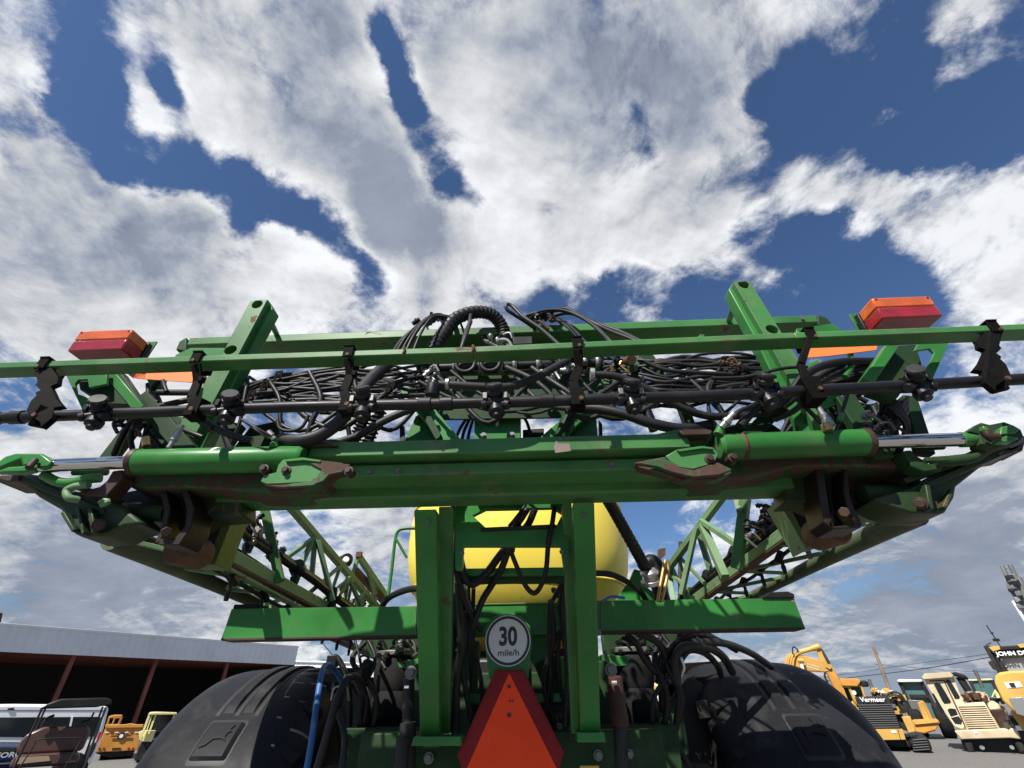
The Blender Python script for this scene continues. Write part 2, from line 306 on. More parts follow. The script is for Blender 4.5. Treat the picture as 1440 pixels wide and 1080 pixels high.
# ---------------------------------------------------------------- mesh builder
class MB:
    def __init__(s): s.v = []; s.f = []; s.m = []; s.cm = 0
    def add(s, vs, fs):
        b = len(s.v); s.v += [tuple(v) for v in vs]; s.f += [tuple(b + i for i in f) for f in fs]; s.m += [s.cm] * len(fs)
        return s
    def hexa(s, a, b):          # a,b: two quads (4 points each), matching order
        return s.add(list(a) + list(b), [(0, 1, 2, 3), (7, 6, 5, 4), (0, 4, 5, 1), (1, 5, 6, 2), (2, 6, 7, 3), (3, 7, 4, 0)])
    def box(s, c, sz, rz=0.0):
        c = Vector(c); x, y, z = (q / 2 for q in sz); r = Matrix.Rotation(rz, 3, 'Z')
        q = [c + r @ Vector(t) for t in ((-x, -y, -z), (x, -y, -z), (x, y, -z), (-x, y, -z), (-x, -y, z), (x, -y, z), (x, y, z), (-x, y, z))]
        return s.hexa(q[:4], q[4:])
    def cbeam(s, p0, p1, h, d, h1=None, d1=None):
        """beam whose lower rear edge runs p0->p1; h upward, d forward (+Y)"""
        h1 = h if h1 is None else h1; d1 = d if d1 is None else d1
        ax = (p1 - p0).normalized(); up = (Vector((0, 0, 1)) - ax * ax.z).normalized(); fw = up.cross(ax)
        if fw.y < 0: fw = -fw
        q = lambda p, h, d: (p, p + up * h, p + up * h + fw * d, p + fw * d)
        return s.hexa(q(p0, h, d), q(p1, h1, d1))
    def bar(s, p0, p1, w, t, ref=(0, 0, 1), w1=None, t1=None):
        """centred bar; w across ref-perpendicular, t along ref"""
        w1 = w if w1 is None else w1; t1 = t if t1 is None else t1
        ax = (p1 - p0).normalized(); ref = Vector(ref)
        up = (ref - ax * ax.dot(ref)).normalized(); sd = up.cross(ax)
        q = lambda p, w, t: [p + sd * (a * w / 2) + up * (b * t / 2) for a, b in ((-1, -1), (1, -1), (1, 1), (-1, 1))]
        return s.hexa(q(p0, w, t), q(p1, w1, t1))
    def tube(s, pts, r, n=10, sm=6, cap=True, rf=None):
        P = [Vector(p) for p in pts]
        if len(P) > 2 and sm > 1:
            Q = []
            E = [P[0] * 2 - P[1]] + P + [P[-1] * 2 - P[-2]]
            for i in range(1, len(E) - 2):
                a, b, c, d = E[i - 1:i + 3]
                for k in range(sm):
                    t = k / sm
                    Q.append(.5 * ((2 * b) + (c - a) * t + (2 * a - 5 * b + 4 * c - d) * t * t + (3 * b - a - 3 * c + d) * t ** 3))
            Q.append(P[-1]); P = Q
        rs = [r if rf is None else rf(i / (len(P) - 1)) * r for i in range(len(P))]
        tg = [(P[min(i + 1, len(P) - 1)] - P[max(i - 1, 0)]).normalized() for i in range(len(P))]
        u = tg[0].orthogonal().normalized(); vs = []
        for i, p in enumerate(P):
            u = (u - tg[i] * u.dot(tg[i])).normalized(); w = tg[i].cross(u)
            for k in range(n):
                a = 2 * math.pi * k / n
                vs.append(p + (u * math.cos(a) + w * math.sin(a)) * rs[i])
        fs = [(i * n + k, i * n + (k + 1) % n, (i + 1) * n + (k + 1) % n, (i + 1) * n + k) for i in range(len(P) - 1) for k in range(n)]
        if cap: fs += [tuple(reversed(range(n))), tuple((len(P) - 1) * n + k for k in range(n))]
        return s.add(vs, fs)
    def cyl(s, p0, p1, r, n=20, r1=None):
        r1 = r if r1 is None else r1
        return s.tube([p0, p1], r, n, 1, True, lambda t: 1 + (r1 / r - 1) * t)
    def prof(s, p0, p1, prof, n=20):   # revolve profile [(t,r)..] about axis p0->p1
        p0 = Vector(p0); p1 = Vector(p1); ax = (p1 - p0); u = ax.orthogonal().normalized(); w = ax.normalized().cross(u); vs = []
        for t, r in prof:
            for k in range(n):
                a = 2 * math.pi * k / n; vs.append(p0 + ax * t + (u * math.cos(a) + w * math.sin(a)) * max(r, 1e-5))
        m = len(prof)
        fs = [(i * n + k, i * n + (k + 1) % n, (i + 1) * n + (k + 1) % n, (i + 1) * n + k) for i in range(m - 1) for k in range(n)]
        fs += [tuple(reversed(range(n))), tuple((m - 1) * n + k for k in range(n))]
        return s.add(vs, fs)
    def poly(s, front, off, holes=()):
        """plate: list of 3D points (outline), extruded by vector off; holes = lists of 3D points"""
        loops = [list(map(Vector, front))] + [list(map(Vector, h)) for h in holes]
        nrm = Vector((0, 0, 0)); L0 = loops[0]
        for i in range(len(L0)): nrm += L0[i].cross(L0[(i + 1) % len(L0)])
        nrm.normalize(); u = nrm.orthogonal().normalized(); w = nrm.cross(u)
        l2 = [[Vector((p.dot(u), p.dot(w), 0)) for p in l] for l in loops]
        tri = geometry.tessellate_polygon(l2)
        flat = [p for l in loops for p in l]; N_ = len(flat); off = Vector(off)
        vs = flat + [p + off for p in flat]
        fs = [tuple(t) for t in tri] + [tuple(i + N_ for i in reversed(t)) for t in tri]
        b = 0
        for l in loops:
            k = len(l)
            fs += [(b + i, b + (i + 1) % k, b + (i + 1) % k + N_, b + i + N_) for i in range(k)]
            b += k
        return s.add(vs, fs)
    def plate(s, px, D, th, holes=()):
        g = lambda pts: [at(x, y, D) for x, y in pts]
        return s.poly(g(px), (0, th, 0), [g(h) for h in holes])
    def build(s, name, mat, parent=None, bevel=0.0, smooth=True, ang=38, label=None, mats=None, weld=False):
        me = bpy.data.meshes.new(name)
        me.from_pydata(s.v, [], s.f)
        bm = bmesh.new(); bm.from_mesh(me)
        if weld: bmesh.ops.remove_doubles(bm, verts=bm.verts, dist=1e-5)
        bmesh.ops.recalc_face_normals(bm, faces=bm.faces); bm.to_mesh(me); bm.free()
        for m in (mats or [mat]): me.materials.append(M[m] if isinstance(m, str) else m)
        if mats and not weld:
            for p_, i in zip(me.polygons, s.m): p_.material_index = i
        if smooth:
            me.shade_smooth() if hasattr(me, 'shade_smooth') else None
            me.set_sharp_from_angle(angle=R_(ang))
        o = bpy.data.objects.new(name, me); col.objects.link(o)
        if parent is not None:
            o.parent = parent
            if parent.get('_w') is not None:
                o.matrix_parent_inverse = Matrix.Translation(-Vector(parent['_w']))
        if bevel:
            b = o.modifiers.new('bevel', 'BEVEL'); b.width = bevel; b.segments = 2; b.limit_method = 'ANGLE'; b.angle_limit = R_(40); b.harden_normals = False
        if label: o['label'] = label
        return o
def oval(cx, cy, rx, ry, n=16, rot=0.0):
    return [(cx + rx * math.cos(a) * math.cos(rot) - ry * math.sin(a) * math.sin(rot), cy + rx * math.cos(a) * math.sin(rot) + ry * math.sin(a) * math.cos(rot)) for a in (2 * math.pi * k / n for k in range(n))]
def thing(name, label, cat, loc=(0, 0, 0), rz=0.0, group=None, world=False):
    o = bpy.data.objects.new(name, None); col.objects.link(o); o.empty_display_size = .3
    o.location = loc; o.rotation_euler = (0, 0, rz); o['label'] = label; o['category'] = cat
    if group: o['group'] = group
    if world: o['_w'] = [float(v) for v in loc]
    return o
def text_obj(name, body, size, mat, parent, mtx, ext=.002, bold=0.0, sx=1.0, label=None):
    c = bpy.data.curves.new(name, 'FONT'); c.body = body; c.size = size; c.extrude = ext; c.align_x = 'CENTER'; c.align_y = 'CENTER'; c.offset = bold
    t = bpy.data.objects.new(name, c); col.objects.link(t)
    dg = bpy.context.evaluated_depsgraph_get(); dg.update()
    me = bpy.data.meshes.new_from_object(t.evaluated_get(dg))
    bpy.data.objects.remove(t); me.transform(Matrix.Diagonal((sx, 1, 1, 1))); me.transform(mtx)
    me.materials.clear(); me.materials.append(M[mat])
    o = bpy.data.objects.new(name, me); col.objects.link(o); o.parent = parent
    if parent.get('_w') is not None: o.matrix_parent_inverse = Matrix.Translation(-Vector(parent['_w']))
    if label: o['label'] = label
    return o
def rearface(loc, tilt=0.0, az=0.0):
    """text lies in a vertical plane facing the camera side (-Y)"""
    return Matrix.Translation(loc) @ Matrix.Rotation(-az, 4, 'Z') @ Matrix.Rotation(R_(90) + tilt, 4, 'X')
# ================================================================ ground, far hills
def mpp(px, py, D):
    return (at(px, py, D) - CAM).dot(F) / FPX
def build_ground():
    b = MB(); b.add([(-3000, -3000, 0), (3000, -3000, 0), (3000, 3000, 0), (-3000, 3000, 0)], [(0, 1, 2, 3)])
    m, nt, bs = mat_new('gravel_yard')
    n1 = _noise(nt, .35, 8, .6); n2 = _noise(nt, 9, 8, .7); n3 = _noise(nt, 60, 3, .6)
    c = _mix(nt, n1, (.105, .10, .093), (.145, .14, .13)); c = _mix(nt, _ramp(nt, n2, .35, .75), c, (.18,.172,.162)); c = _mix(nt, _ramp(nt, n3, .5, .75, 0, .5), c, (.07,.067,.063))
    nt.links.new(c, bs.inputs['Base Color']); bs.inputs['Roughness'].default_value = .9
    _bump(nt, bs, n2, .5, .03)
    o = b.build('ground', m, smooth=False); o['kind'] = 'structure'; o['label'] = 'grey gravel yard'
    b = MB(); vs = []; n = 120
    rnd = random.Random(3)
    for i in range(n + 1):
        a = R_(-75 + 150 * i / n); r = 1500
        h = 22 + 16 * math.sin(i * .23 + 1) + 9 * math.sin(i * .61) + 5 * math.sin(i * 1.7) + rnd.uniform(-1.5, 1.5)
        if i > 70: h += 18 * math.exp(-((i - 92) / 8) ** 2)
        x, y = math.sin(a), math.cos(a)
        vs += [(x * r, y * r, -1), (x * (r + 260), y * (r + 260), h), (x * (r + 600), y * (r + 600), -1)]
    fs = []
    for i in range(n):
        fs += [(i * 3, i * 3 + 3, i * 3 + 4, i * 3 + 1), (i * 3 + 1, i * 3 + 4, i * 3 + 5, i * 3 + 2)]
    b.add(vs, fs); o = b.build('hills', plain('far_hills', (.10, .13, .17), .9)); o['kind'] = 'structure'; o['label'] = 'low blue hills on the horizon'
build_ground()

# ================================================================ the sprayer
ORG = (0, 3.6, 0)
SP = thing('field_sprayer', 'large green self-propelled field sprayer seen from behind with folded booms', 'sprayer', ORG, world=True)
def pieces(b):
    """split a builder into groups of islands that touch one another"""
    n = len(b.v); par = list(range(n))
    def fnd(i):
        while par[i] != i: par[i] = par[par[i]]; i = par[i]
        return i
    for f in b.f:
        r = fnd(f[0])
        for i in f[1:]: par[fnd(i)] = r
    isl = {}
    for i in range(n): isl.setdefault(fnd(i), []).append(i)
    G = []
    for ids in isl.values():
        lo = [min(b.v[i][k] for i in ids) - .003 for k in range(3)]; hi = [max(b.v[i][k] for i in ids) + .003 for k in range(3)]
        G.append([lo, hi, set(ids)])
    ch = True
    while ch:
        ch = False
        for i in range(len(G)):
            for j in range(i + 1, len(G)):
                if all(G[i][0][k] <= G[j][1][k] and G[j][0][k] <= G[i][1][k] for k in range(3)):
                    G[i] = [[min(a, c) for a, c in zip(G[i][0], G[j][0])], [max(a, c) for a, c in zip(G[i][1], G[j][1])], G[i][2] | G[j][2]]
                    del G[j]; ch = True; break
            if ch: break
    out = []
    for lo, hi, ids in G:
        m = MB(); idx = {}
        for i in sorted(ids): idx[i] = len(m.v); m.v.append(b.v[i])
        for f in b.f:
            if f[0] in ids: m.f.append(tuple(idx[i] for i in f)); m.m.append(0)
        out.append(m)
    return out
def P_(name, mat, fn, parent=None, bevel=.002, label=None, **k):
    b = MB(); fn(b)
    r = None
    for m in pieces(b):
        o = m.build(name, mat, SP if parent is None else parent, bevel, label=label, **k); r = r or o
    return r
def pb(x0, y0, D0, x1, y1, D1): return at(x0, y0, D0), at(x1, y1, D1)
def hose(pts, dia, mat='hose', name='hose', parent=None, n=10, sm=6, **k):
    """pts (px,py,D), dia in photo pixels"""
    mid = pts[len(pts) // 2]
    b = MB(); b.tube([at(*p) for p in pts], dia * .5 * mpp(*mid), n, sm, **k)
    return b.build(name, mat, SP if parent is None else parent, ang=60)

# ---- long rear rail over everything
def rail(b):
    pts = [(-70, 520, 1.25), (568, 498.5, 1.25), (665, 495.5, 1.26), (1120, 475.5, 1.25), (1500, 461.5, 1.25)]
    for p, q in zip(pts, pts[1:]): b.cbeam(at(*p), at(*q), .026, .062)
rl = P_('rear_rail', 'green_worn', rail, bevel=.004)
def weld_bead(b):
    for x, y in ((568, 494), (665, 491)):
        p = at(x, y, 1.252); b.tube([p + Vector((0, -.003, -.011)), p + Vector((.003, -.004, 0)), p + Vector((0, -.003, .012)), p + Vector((0, .03, .014))], .005, 6, 3)
P_('weld_bead', 'rust', weld_bead, rl, 0)

# ---- spray pipe, nozzle bodies, holders
PD = 1.2
def pipe_y(x):
    t = [(0, 588), (400, 572.5), (700, 566), (1000, 556.5), (1300, 541), (1440, 533)]
    for (a, b), (c, d) in zip(t, t[1:]):
        if x <= c or c == 1440: return b + (d - b) * (x - a) / (c - a)
sp = P_('spray_pipe', 'plastic', lambda b: b.tube([at(x, pipe_y(x), PD) for x in (-70, 150, 400, 560, 700, 850, 1000, 1150, 1300, 1440, 1510)], .0172, 14, 3), bevel=0)
def coupling(b):
    for x in (598, 628, 25, 770):
        p = at(x - 9, pipe_y(x - 9), PD); q = at(x + 9, pipe_y(x + 9), PD); b.cyl(p, q, .0215, 16)
P_('pipe_coupling', 'plastic', coupling, sp, .002)
NOZ = [(142, 0), (325, 0), (512, 1), (697, 1), (886, 1), (1074, 1), (1285, 0), (1470, 0), (-20, 0)]
for x, kind in NOZ:
    y = pipe_y(x); c = at(x, y, PD); s = 1.0
    axd = Vector((.25 if x < 700 else -.22, -.78, .42)).normalized() if kind == 0 else Vector((-.04 if x < 700 else .12, -.66, .72)).normalized()
    b = MB()
    b.cyl(c - Vector((.036, 0, 0)), c + Vector((.036, 0, 0)), .0235, 16)          # clamp
    b.prof(c + axd * .006, c + axd * .05, [(0, .017), (.35, .02), (.4, .024), (.7, .024), (.72, .02), (1, .02)], 18)
    dn = Vector((.1, -.25, -1)).normalized()
    b.prof(c, c + dn * .06, [(0, .02), (.4, .019), (.45, .024), (.75, .024), (.8, .014), (1, .012)], 14)
    for sx in (-1, 1):                                                       # turret outlets
        e = c + Vector((sx * .042, -.02, -.022)); b.prof(c + Vector((sx * .01, -.01, -.01)), e, [(0, .012), (.55, .012), (.6, .015), (1, .013)], 12)
    nb = b.build('nozzle_body', 'plastic', SP, .0012)
    b = MB(); q = c + axd * .047
    b.prof(q, q + axd * .012, [(0, .0245), (.7, .0245), (1, .022)], 22)
    for k in range(10):
        a = k * math.pi / 5; u = axd.orthogonal().normalized(); w = axd.cross(u)
        e = q + (u * math.cos(a) + w * math.sin(a)) * .0245; b.tube([e, e + axd * .009], .002, 5, 1)
    b.build('nozzle_cap', 'hose_dusty', nb, .0008)
    for sx in (-1, 1): MB().box(c + Vector((sx * .030, -.024, .008)), (.014, .014, .022)).build('clamp_lug', 'steel_dull' if abs(x - 700) < 250 else 'plastic', nb, .002)

def holder(x, kind):
    """steel arm that hangs the pipe from the rail"""
    yr = 517 - (x) * .0385
    pr = at(x, yr, 1.25); pp = at(x + (6 if kind == 2 else 0), pipe_y(x), PD)
    b = MB()
    top = pr + Vector((0, -.006, .034))
    # saddle folded over the rail
    b.box(pr + Vector((0, .03, .031)), (.034, .085, .006))
    b.box(pr + Vector((0, -.006, .008)), (.034, .006, .046))
    b.box(pr + Vector((0, .068, .006)), (.034, .006, .050))
    h = b.build('pipe_holder', 'holder', SP, .0015)
    b = MB()
    if kind == 'zig':                       # spiked breakaway plate, seen to sweep from rail to pipe
        sg = 1 if x < 700 else -1
        o = [(-16, -6), (6, -8), (28, 16), (26, 26), (14, 30), (24, 48), (36, 60), (20, 62), (16, 78), (-4, 92), (-5, 84), (-24, 74), (-30, 66), (-22, 52), (-12, 44), (-14, 40), (-4, 36), (-14, 28), (-10, 24), (-14, 10), (-20, -2)]
        k = 1.0
        pts = [at(x + sg * dx * .78, yr + dy * .94, 1.262 - .0012 * max(0, min(dy, 80))) for dx, dy in o]
        b.poly(pts, (0, .02, 0))
        b.add([], [])
        c = pp
        b.hexa([c + Vector((-.022, 0, -.034)), c + Vector((0, -.026, -.044)), c + Vector((.022, 0, -.034)), c + Vector((0, .03, -.03))],
               [c + Vector((-.034, 0, .02)), c + Vector((0, -.028, .03)), c + Vector((.034, 0, .02)), c + Vector((0, .03, .03))])
    elif kind == 'strap':
        w = .030
        p1 = at(x, yr + 6, 1.25); p2 = at(x + 3, yr + 30, 1.27); p3 = at(x - 6, yr + 52, 1.25); p4 = pp + Vector((0, -.02, -.03))
        for a_, c_ in ((p1, p2), (p2, p3), (p3, pp)): b.bar(a_, c_, w, .012, (0, 1, 0))
        b.hexa([pp + Vector((-.022, -.022, -.028)), pp + Vector((.022, -.022, -.028)), pp + Vector((.022, .026, -.028)), pp + Vector((-.022, .026, -.028))],
               [pp + Vector((-.018, -.02, .034)), pp + Vector((.018, -.02, .034)), pp + Vector((.018, .026, .045)), pp + Vector((-.018, .026, .045))])
        b.box(p2 + Vector((.016, -.008, 0)), (.016, .02, .02))
    else:
        p1 = at(x - 2, yr + 3, 1.25); p2 = at(x - 14, yr + 40, 1.24)
        b.bar(p1, p2, .020, .022, (0, 1, 0)); p3 = pp + Vector((0, 0, .03)); b.bar(p2, p3, .024, .012, (0, 1, 0))
        b.hexa([pp + Vector((-.022, -.03, -.045)), pp + Vector((.018, -.03, -.045)), pp + Vector((.018, .03, -.045)), pp + Vector((-.022, .03, -.045))],
               [pp + Vector((-.030, -.026, .035)), pp + Vector((.026, -.026, .035)), pp + Vector((.024, .03, .035)), pp + Vector((-.024, .03, .035))])
    b.build('hanger_plate', 'holder', h, .002)
    b = MB(); e = pr + Vector((.004, -.012, -.012)); b.cyl(e, e + Vector((0, -.008, 0)), .006, 6); b.build('bolt', 'rust', h); b = MB()
    e = pp + Vector((.008, -.026, -.012)); b.cyl(e, e + Vector((0, -.008, 0)), .007, 6)
    b.build('bolt', 'rust', h)
for x, k in ((60, 'zig'), (276, 'strap'), (490, 'strap'), (812, 'strap'), (1140, 'lean'), (1398, 'zig')): holder(x, k)

# ---- upper back beam of the centre frame
ub = P_('upper_frame_beam', 'green_worn', lambda b: b.cbeam(at(262, 485, 1.9), at(1152, 453, 1.9), .050, .115), bevel=.006)
P_('beam_end_cap', 'green_dark', lambda b: [b.plate([(1150, 442), (1162, 446), (1170, 454), (1170, 463), (1150, 463)], 1.93, .09), b.plate([(262, 474), (252, 480), (247, 492), (262, 494)], 1.93, .09)], ub, .006)
P_('mounting_plate', 'green', lambda b: [b.plate([(247, 499), (268, 489), (330, 489), (322, 512), (240, 512)], 1.86, .03), b.plate([(1120, 462), (1170, 455), (1190, 468), (1120, 474)], 1.86, .03)], ub, .003)
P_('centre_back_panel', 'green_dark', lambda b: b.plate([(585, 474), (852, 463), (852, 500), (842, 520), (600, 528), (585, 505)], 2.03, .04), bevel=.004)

# ---- leaning masts with oval cut-outs
def mast(name, px_out, holes, side):
    D0 = 1.52
    f = lambda L: [at(x, y, D0) for x, y in L]
    b = MB(); b.poly(f(px_out), (0, .085, 0), [f(h) for h in holes])
    m_ = b.build(name, 'green_worn', SP, .005)
    return m_
hr = R_(-22)
mast('leaning_mast', [(352, 423), (376, 421), (336, 497), (293, 578), (258, 640), (225, 640), (262, 578), (312, 498)], [oval(361.5, 428, 8, 5, 14, hr), oval(324, 492, 9.5, 5.5, 14, hr)], -1)
P_('mast_side_plate', 'green', lambda b: b.plate([(377, 421), (384, 433), (348, 500), (308, 580), (280, 640), (259, 640), (294, 578), (337, 497)], 1.55, .06), bevel=.004)
mast('leaning_mast', [(1032, 397), (1054, 395), (1099, 468), (1150, 550), (1196, 636), (1165, 636), (1120, 552), (1076, 472)], [oval(1046, 400, 8.5, 5, 14, R_(20)), oval(1086, 463, 10, 5.5, 14, R_(20))], 1)
P_('mast_side_plate', 'green', lambda b: b.plate([(1031, 397), (1024.5, 407), (1060, 471), (1098, 552), (1140, 636), (1163, 636), (1119, 552), (1075, 472)], 1.55, .06), bevel=.004)
P_('mast_brace', 'green', lambda b: [b.cyl(at(376, 443, 1.66), at(389, 470, 1.9), .014), b.cyl(at(1034, 420, 1.66), at(1025, 452, 1.9), .014)], bevel=0)

# ---- tail lights, brackets, reflector strips
def tail_light(x, y, side):
    """x,y: lower rear inner corner"""
    p = at(x, y, 1.40); W, H, Dp = .225, .105, .105; sx = -side
    def B(u0, u1, v0, v1, w0, w1, b):
        X = lambda u: p.x + side * u * W
        b.hexa([(X(u0), p.y + w0 * Dp, p.z + v0 * H), (X(u1), p.y + w0 * Dp, p.z + v0 * H), (X(u1), p.y + w1 * Dp, p.z + v0 * H), (X(u0), p.y + w1 * Dp, p.z + v0 * H)],
               [(X(u0), p.y + w0 * Dp, p.z + v1 * H), (X(u1), p.y + w0 * Dp, p.z + v1 * H), (X(u1), p.y + w1 * Dp, p.z + v1 * H), (X(u0), p.y + w1 * Dp, p.z + v1 * H)])
    b = MB(); B(-.02, 1.02, -.02, 1.02, .86, 1.1, b); t = b.build('tail_light', 'plastic', SP, .004)
    b = MB(); B(0, 1, 0, .52, 0, .86, b); b.build('red_lens', 'lens_red', t, .006)
    b = MB(); B(0, 1, .525, 1, 0, .86, b); b.build('orange_lens', 'lens_orange', t, .006)
    b = MB()
    for u in (.06, .94):
        c = Vector((p.x + side * u * W, p.y - .001, p.z + .9 * H)); b.cyl(c, c + Vector((0, -.002, 0)), .0035, 8)
    b.build('lens_screw', 'sign_black', t)
tail_light(171, 491, -1)
tail_light(1242, 447, 1)
P_('light_bracket', 'green', lambda b: b.plate([(200, 481), (221, 480), (205, 505), (190, 505)], 1.53, .006), bevel=.001)
P_('light_bracket', 'green', lambda b: b.plate([(1194, 442), (1212, 440), (1228, 462), (1210, 470)], 1.53, .006), bevel=.001)
P_('bracket_arm', 'green', lambda b: b.plate([(88, 518), (150, 514), (150, 540), (125, 545), (123, 533), (110, 534), (105, 540), (107, 553), (116, 556), (140, 568), (150, 580), (118, 582)], 1.36, .012), bevel=.002)
P_('bracket_arm', 'green', lambda b: b.plate([(1336, 480), (1290, 484), (1286, 493), (1308, 490), (1314, 496), (1308, 510), (1298, 524), (1288, 528), (1288, 545), (1306, 546)], 1.36, .012), bevel=.002)
P_('bracket_channel', 'green_dark', lambda b: b.plate([(108, 530), (140, 516), (168, 520), (202, 570), (150, 568), (112, 548)], 1.40, .05), bevel=.004)
P_('bracket_channel', 'green_dark', lambda b: b.plate([(1255, 486), (1288, 484), (1298, 516), (1284, 528), (1262, 560), (1225, 548)], 1.40, .05), bevel=.004)
P_('bracket_strut', 'green', lambda b: [b.bar(at(1252, 488, 1.39), at(1216, 540, 1.39), .035, .05, (0, 1, 0))], bevel=.003)
P_('bracket_strut', 'green', lambda b: [b.bar(at(152, 520, 1.42), at(202, 580, 1.42), .035, .05, (0, 1, 0))], bevel=.003)
P_('orange_reflector_strip', 'orange_strip', lambda b: b.plate([(206, 520), (274, 518), (270, 537.5), (192, 532)], 1.47, .004), bevel=0)
P_('orange_reflector_strip', 'lens_orange', lambda b: b.plate([(172, 520), (206, 520), (204, 533), (186, 531)], 1.47, .004), bevel=0)
P_('orange_reflector_strip', 'orange_strip', lambda b: b.plate([(1128, 486), (1236, 478), (1232, 492), (1164, 500.5), (1134, 503)], 1.47, .004), bevel=0)

# ---- main bars of the centre frame
P_('cylinder_mount_bar', 'green_worn', lambda b: b.cbeam(at(432, 643, 1.45), at(972, 629.5, 1.45), .056, .085), bevel=.005)
P_('pivot_bar', 'green_worn', lambda b: b.cbeam(at(440, 671, 1.5), at(985, 658, 1.5), .042, .125), bevel=.005)
def lowb(b):
    b.cbeam(at(300, 706, 1.62), at(1120, 686, 1.62), .065, .115)
P_('lower_frame_beam', 'green_worn', lowb, bevel=.008)
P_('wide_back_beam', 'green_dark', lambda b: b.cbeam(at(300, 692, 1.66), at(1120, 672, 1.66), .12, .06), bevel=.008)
def beam_ends(b):
    # arched webs where the lower beam sweeps down into the hinge plates
    b.plate([(275, 716), (262, 732), (270, 700), (300, 684), (340, 682), (340, 724), (292, 727)], 1.63, .11)
    b.plate([(1105, 664), (1140, 668), (1160, 692), (1168, 722), (1148, 712), (1132, 705), (1105, 706)], 1.63, .11)
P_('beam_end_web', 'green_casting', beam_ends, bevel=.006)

# ---- brown pivot plates (the paint is worn to brown steel)
P_('pivot_plate', 'patchy', lambda b: b.plate([(168, 662), (262, 658), (400, 655), (468, 660), (452, 684), (400, 692), (330, 690), (262, 685), (205, 688), (165, 676)], 1.52, .16), bevel=.008)
P_('pivot_plate', 'patchy', lambda b: b.plate([(1290, 640), (1200, 636), (1050, 640), (960, 640), (930, 646), (945, 660), (985, 676), (1050, 672), (1120, 656), (1200, 656), (1275, 658), (1300, 668), (1320, 660)], 1.52, .16), bevel=.008)
P_('pivot_fork', 'brown', lambda b: [b.plate([(158, 662), (172, 660), (174, 670), (148, 699), (120, 697), (108, 692), (125, 688), (140, 684), (150, 676)], 1.46, .06)], bevel=.006)
P_('pivot_fork', 'green_dark', lambda b: [b.plate([(1268, 634), (1282, 632), (1292, 648), (1310, 652), (1332, 650), (1325, 660), (1300, 664), (1284, 656)], 1.46, .06)], bevel=.006)

# ---- folding cylinders
def cylinder(pts, name, side):
    (xa, ya), (xb, yb), (xr, yr) = pts      # gland end, base end, rod end
    D = 1.44
    a, b_, r = at(xa, ya, D), at(xb, yb, D), at(xr, yr, D)
    b = MB(); b.prof(b_, a, [(0, .036), (.02, .0445), (.985, .0445), (1, .043)], 32)
    c = b.build('folding_cylinder', 'green', SP, 0, label='green hydraulic folding cylinder on the %s' % side)
    ax = (a - b_).normalized()
    MB().prof(a - ax * .012, a + ax * .012, [(0, .046), (.3, .0475), (.7, .0475), (1, .040)], 32).build('gland', 'brown', c, 0)
    MB().cyl(a, r, .0225, 24).build('piston_rod', 'chrome', c, 0)
    return c, a, b_, r, ax
cL, a, b_, r, ax = cylinder([(191, 650), (428, 645), (55, 655)], 'l', 'left')
_b = MB(); _v = []
for _k in range(7):
    _e = R_(62 - _k * 7.5); _nn = Vector((0, -math.cos(_e), math.sin(_e))) * .0453
    _v += [at(310.5 - _k * .9, 647.5, 1.44) + _nn, at(303 - _k * .25 + (_k % 2) * .6, 647.5, 1.44) + _nn]
_b.add(_v, [(2 * k, 2 * k + 1, 2 * k + 3, 2 * k + 2) for k in range(6)]); _b.build('white_tape_patch', 'tape', cL, ang=60)
cR, a2, b2, r2, ax2 = cylinder([(1218, 622), (1010, 629), (1388, 617)], 'r', 'right')
MB().cyl(at(1350, 618.5, 1.44), at(1395, 617, 1.44), .025, 24).build('rod_eye', 'green', cR)
MB().prof(at(1040, 628, 1.44), at(1046, 627.8, 1.44), [(0, .0452), (.5, .048), (1, .0452)], 32).build('rust_ring', 'rust', cR)
# base clevises
P_('cylinder_clevis', 'green_worn', lambda b: [b.plate([(391, 654), (398, 646), (425, 643.5), (452, 647), (468, 652), (474, 657), (458, 662), (448, 672), (436, 678), (392, 680.5), (374, 681), (366, 677), (371, 668), (388, 664)], 1.395, .02),
     b.plate([(400, 622), (470, 617), (520, 628), (430, 636), (402, 634)], 1.47, .08)], bevel=.003, label='worn clevis with brown bare steel edge')
P_('clevis_backing', 'patchy', lambda b: [b.plate([(430, 662), (450, 652), (492, 652), (488, 662), (470, 668), (455, 682), (430, 688), (380, 692), (372, 684), (430, 680)], 1.42, .04), b.plate([(893, 650), (935, 642), (950, 652), (985, 662), (1010, 655), (1030, 664), (1010, 674), (960, 676), (925, 664), (900, 658)], 1.42, .04)], bevel=.003)
P_('cylinder_clevis', 'green_worn', lambda b: [b.plate([(936, 641), (952, 632), (985, 627), (1003, 629), (1010, 637), (1006, 648), (996, 654), (975, 660), (955, 657), (944, 650)], 1.395, .02),
     b.plate([(905, 614), (960, 602), (995, 604), (1003, 612), (965, 618), (960, 630), (905, 628)], 1.47, .08)], bevel=.003)
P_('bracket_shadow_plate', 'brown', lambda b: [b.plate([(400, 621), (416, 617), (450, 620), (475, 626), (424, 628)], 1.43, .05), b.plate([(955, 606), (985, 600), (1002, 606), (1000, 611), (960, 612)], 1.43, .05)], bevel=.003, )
P_('worn_edge', 'patchy', lambda b: b.plate([(436, 652), (450, 647), (478, 650), (492, 655), (480, 664), (462, 668), (455, 676), (440, 683), (392, 686), (372, 682), (400, 681), (434, 677), (446, 670), (452, 660)], 1.388, .02), bevel=.003)
P_('worn_edge', 'patchy', lambda b: b.plate([(894, 651), (915, 646), (934, 644), (946, 650), (956, 657), (976, 661), (997, 654), (1010, 650), (1030, 660), (1012, 668), (975, 671), (945, 664), (925, 656)], 1.388, .02), bevel=.003)
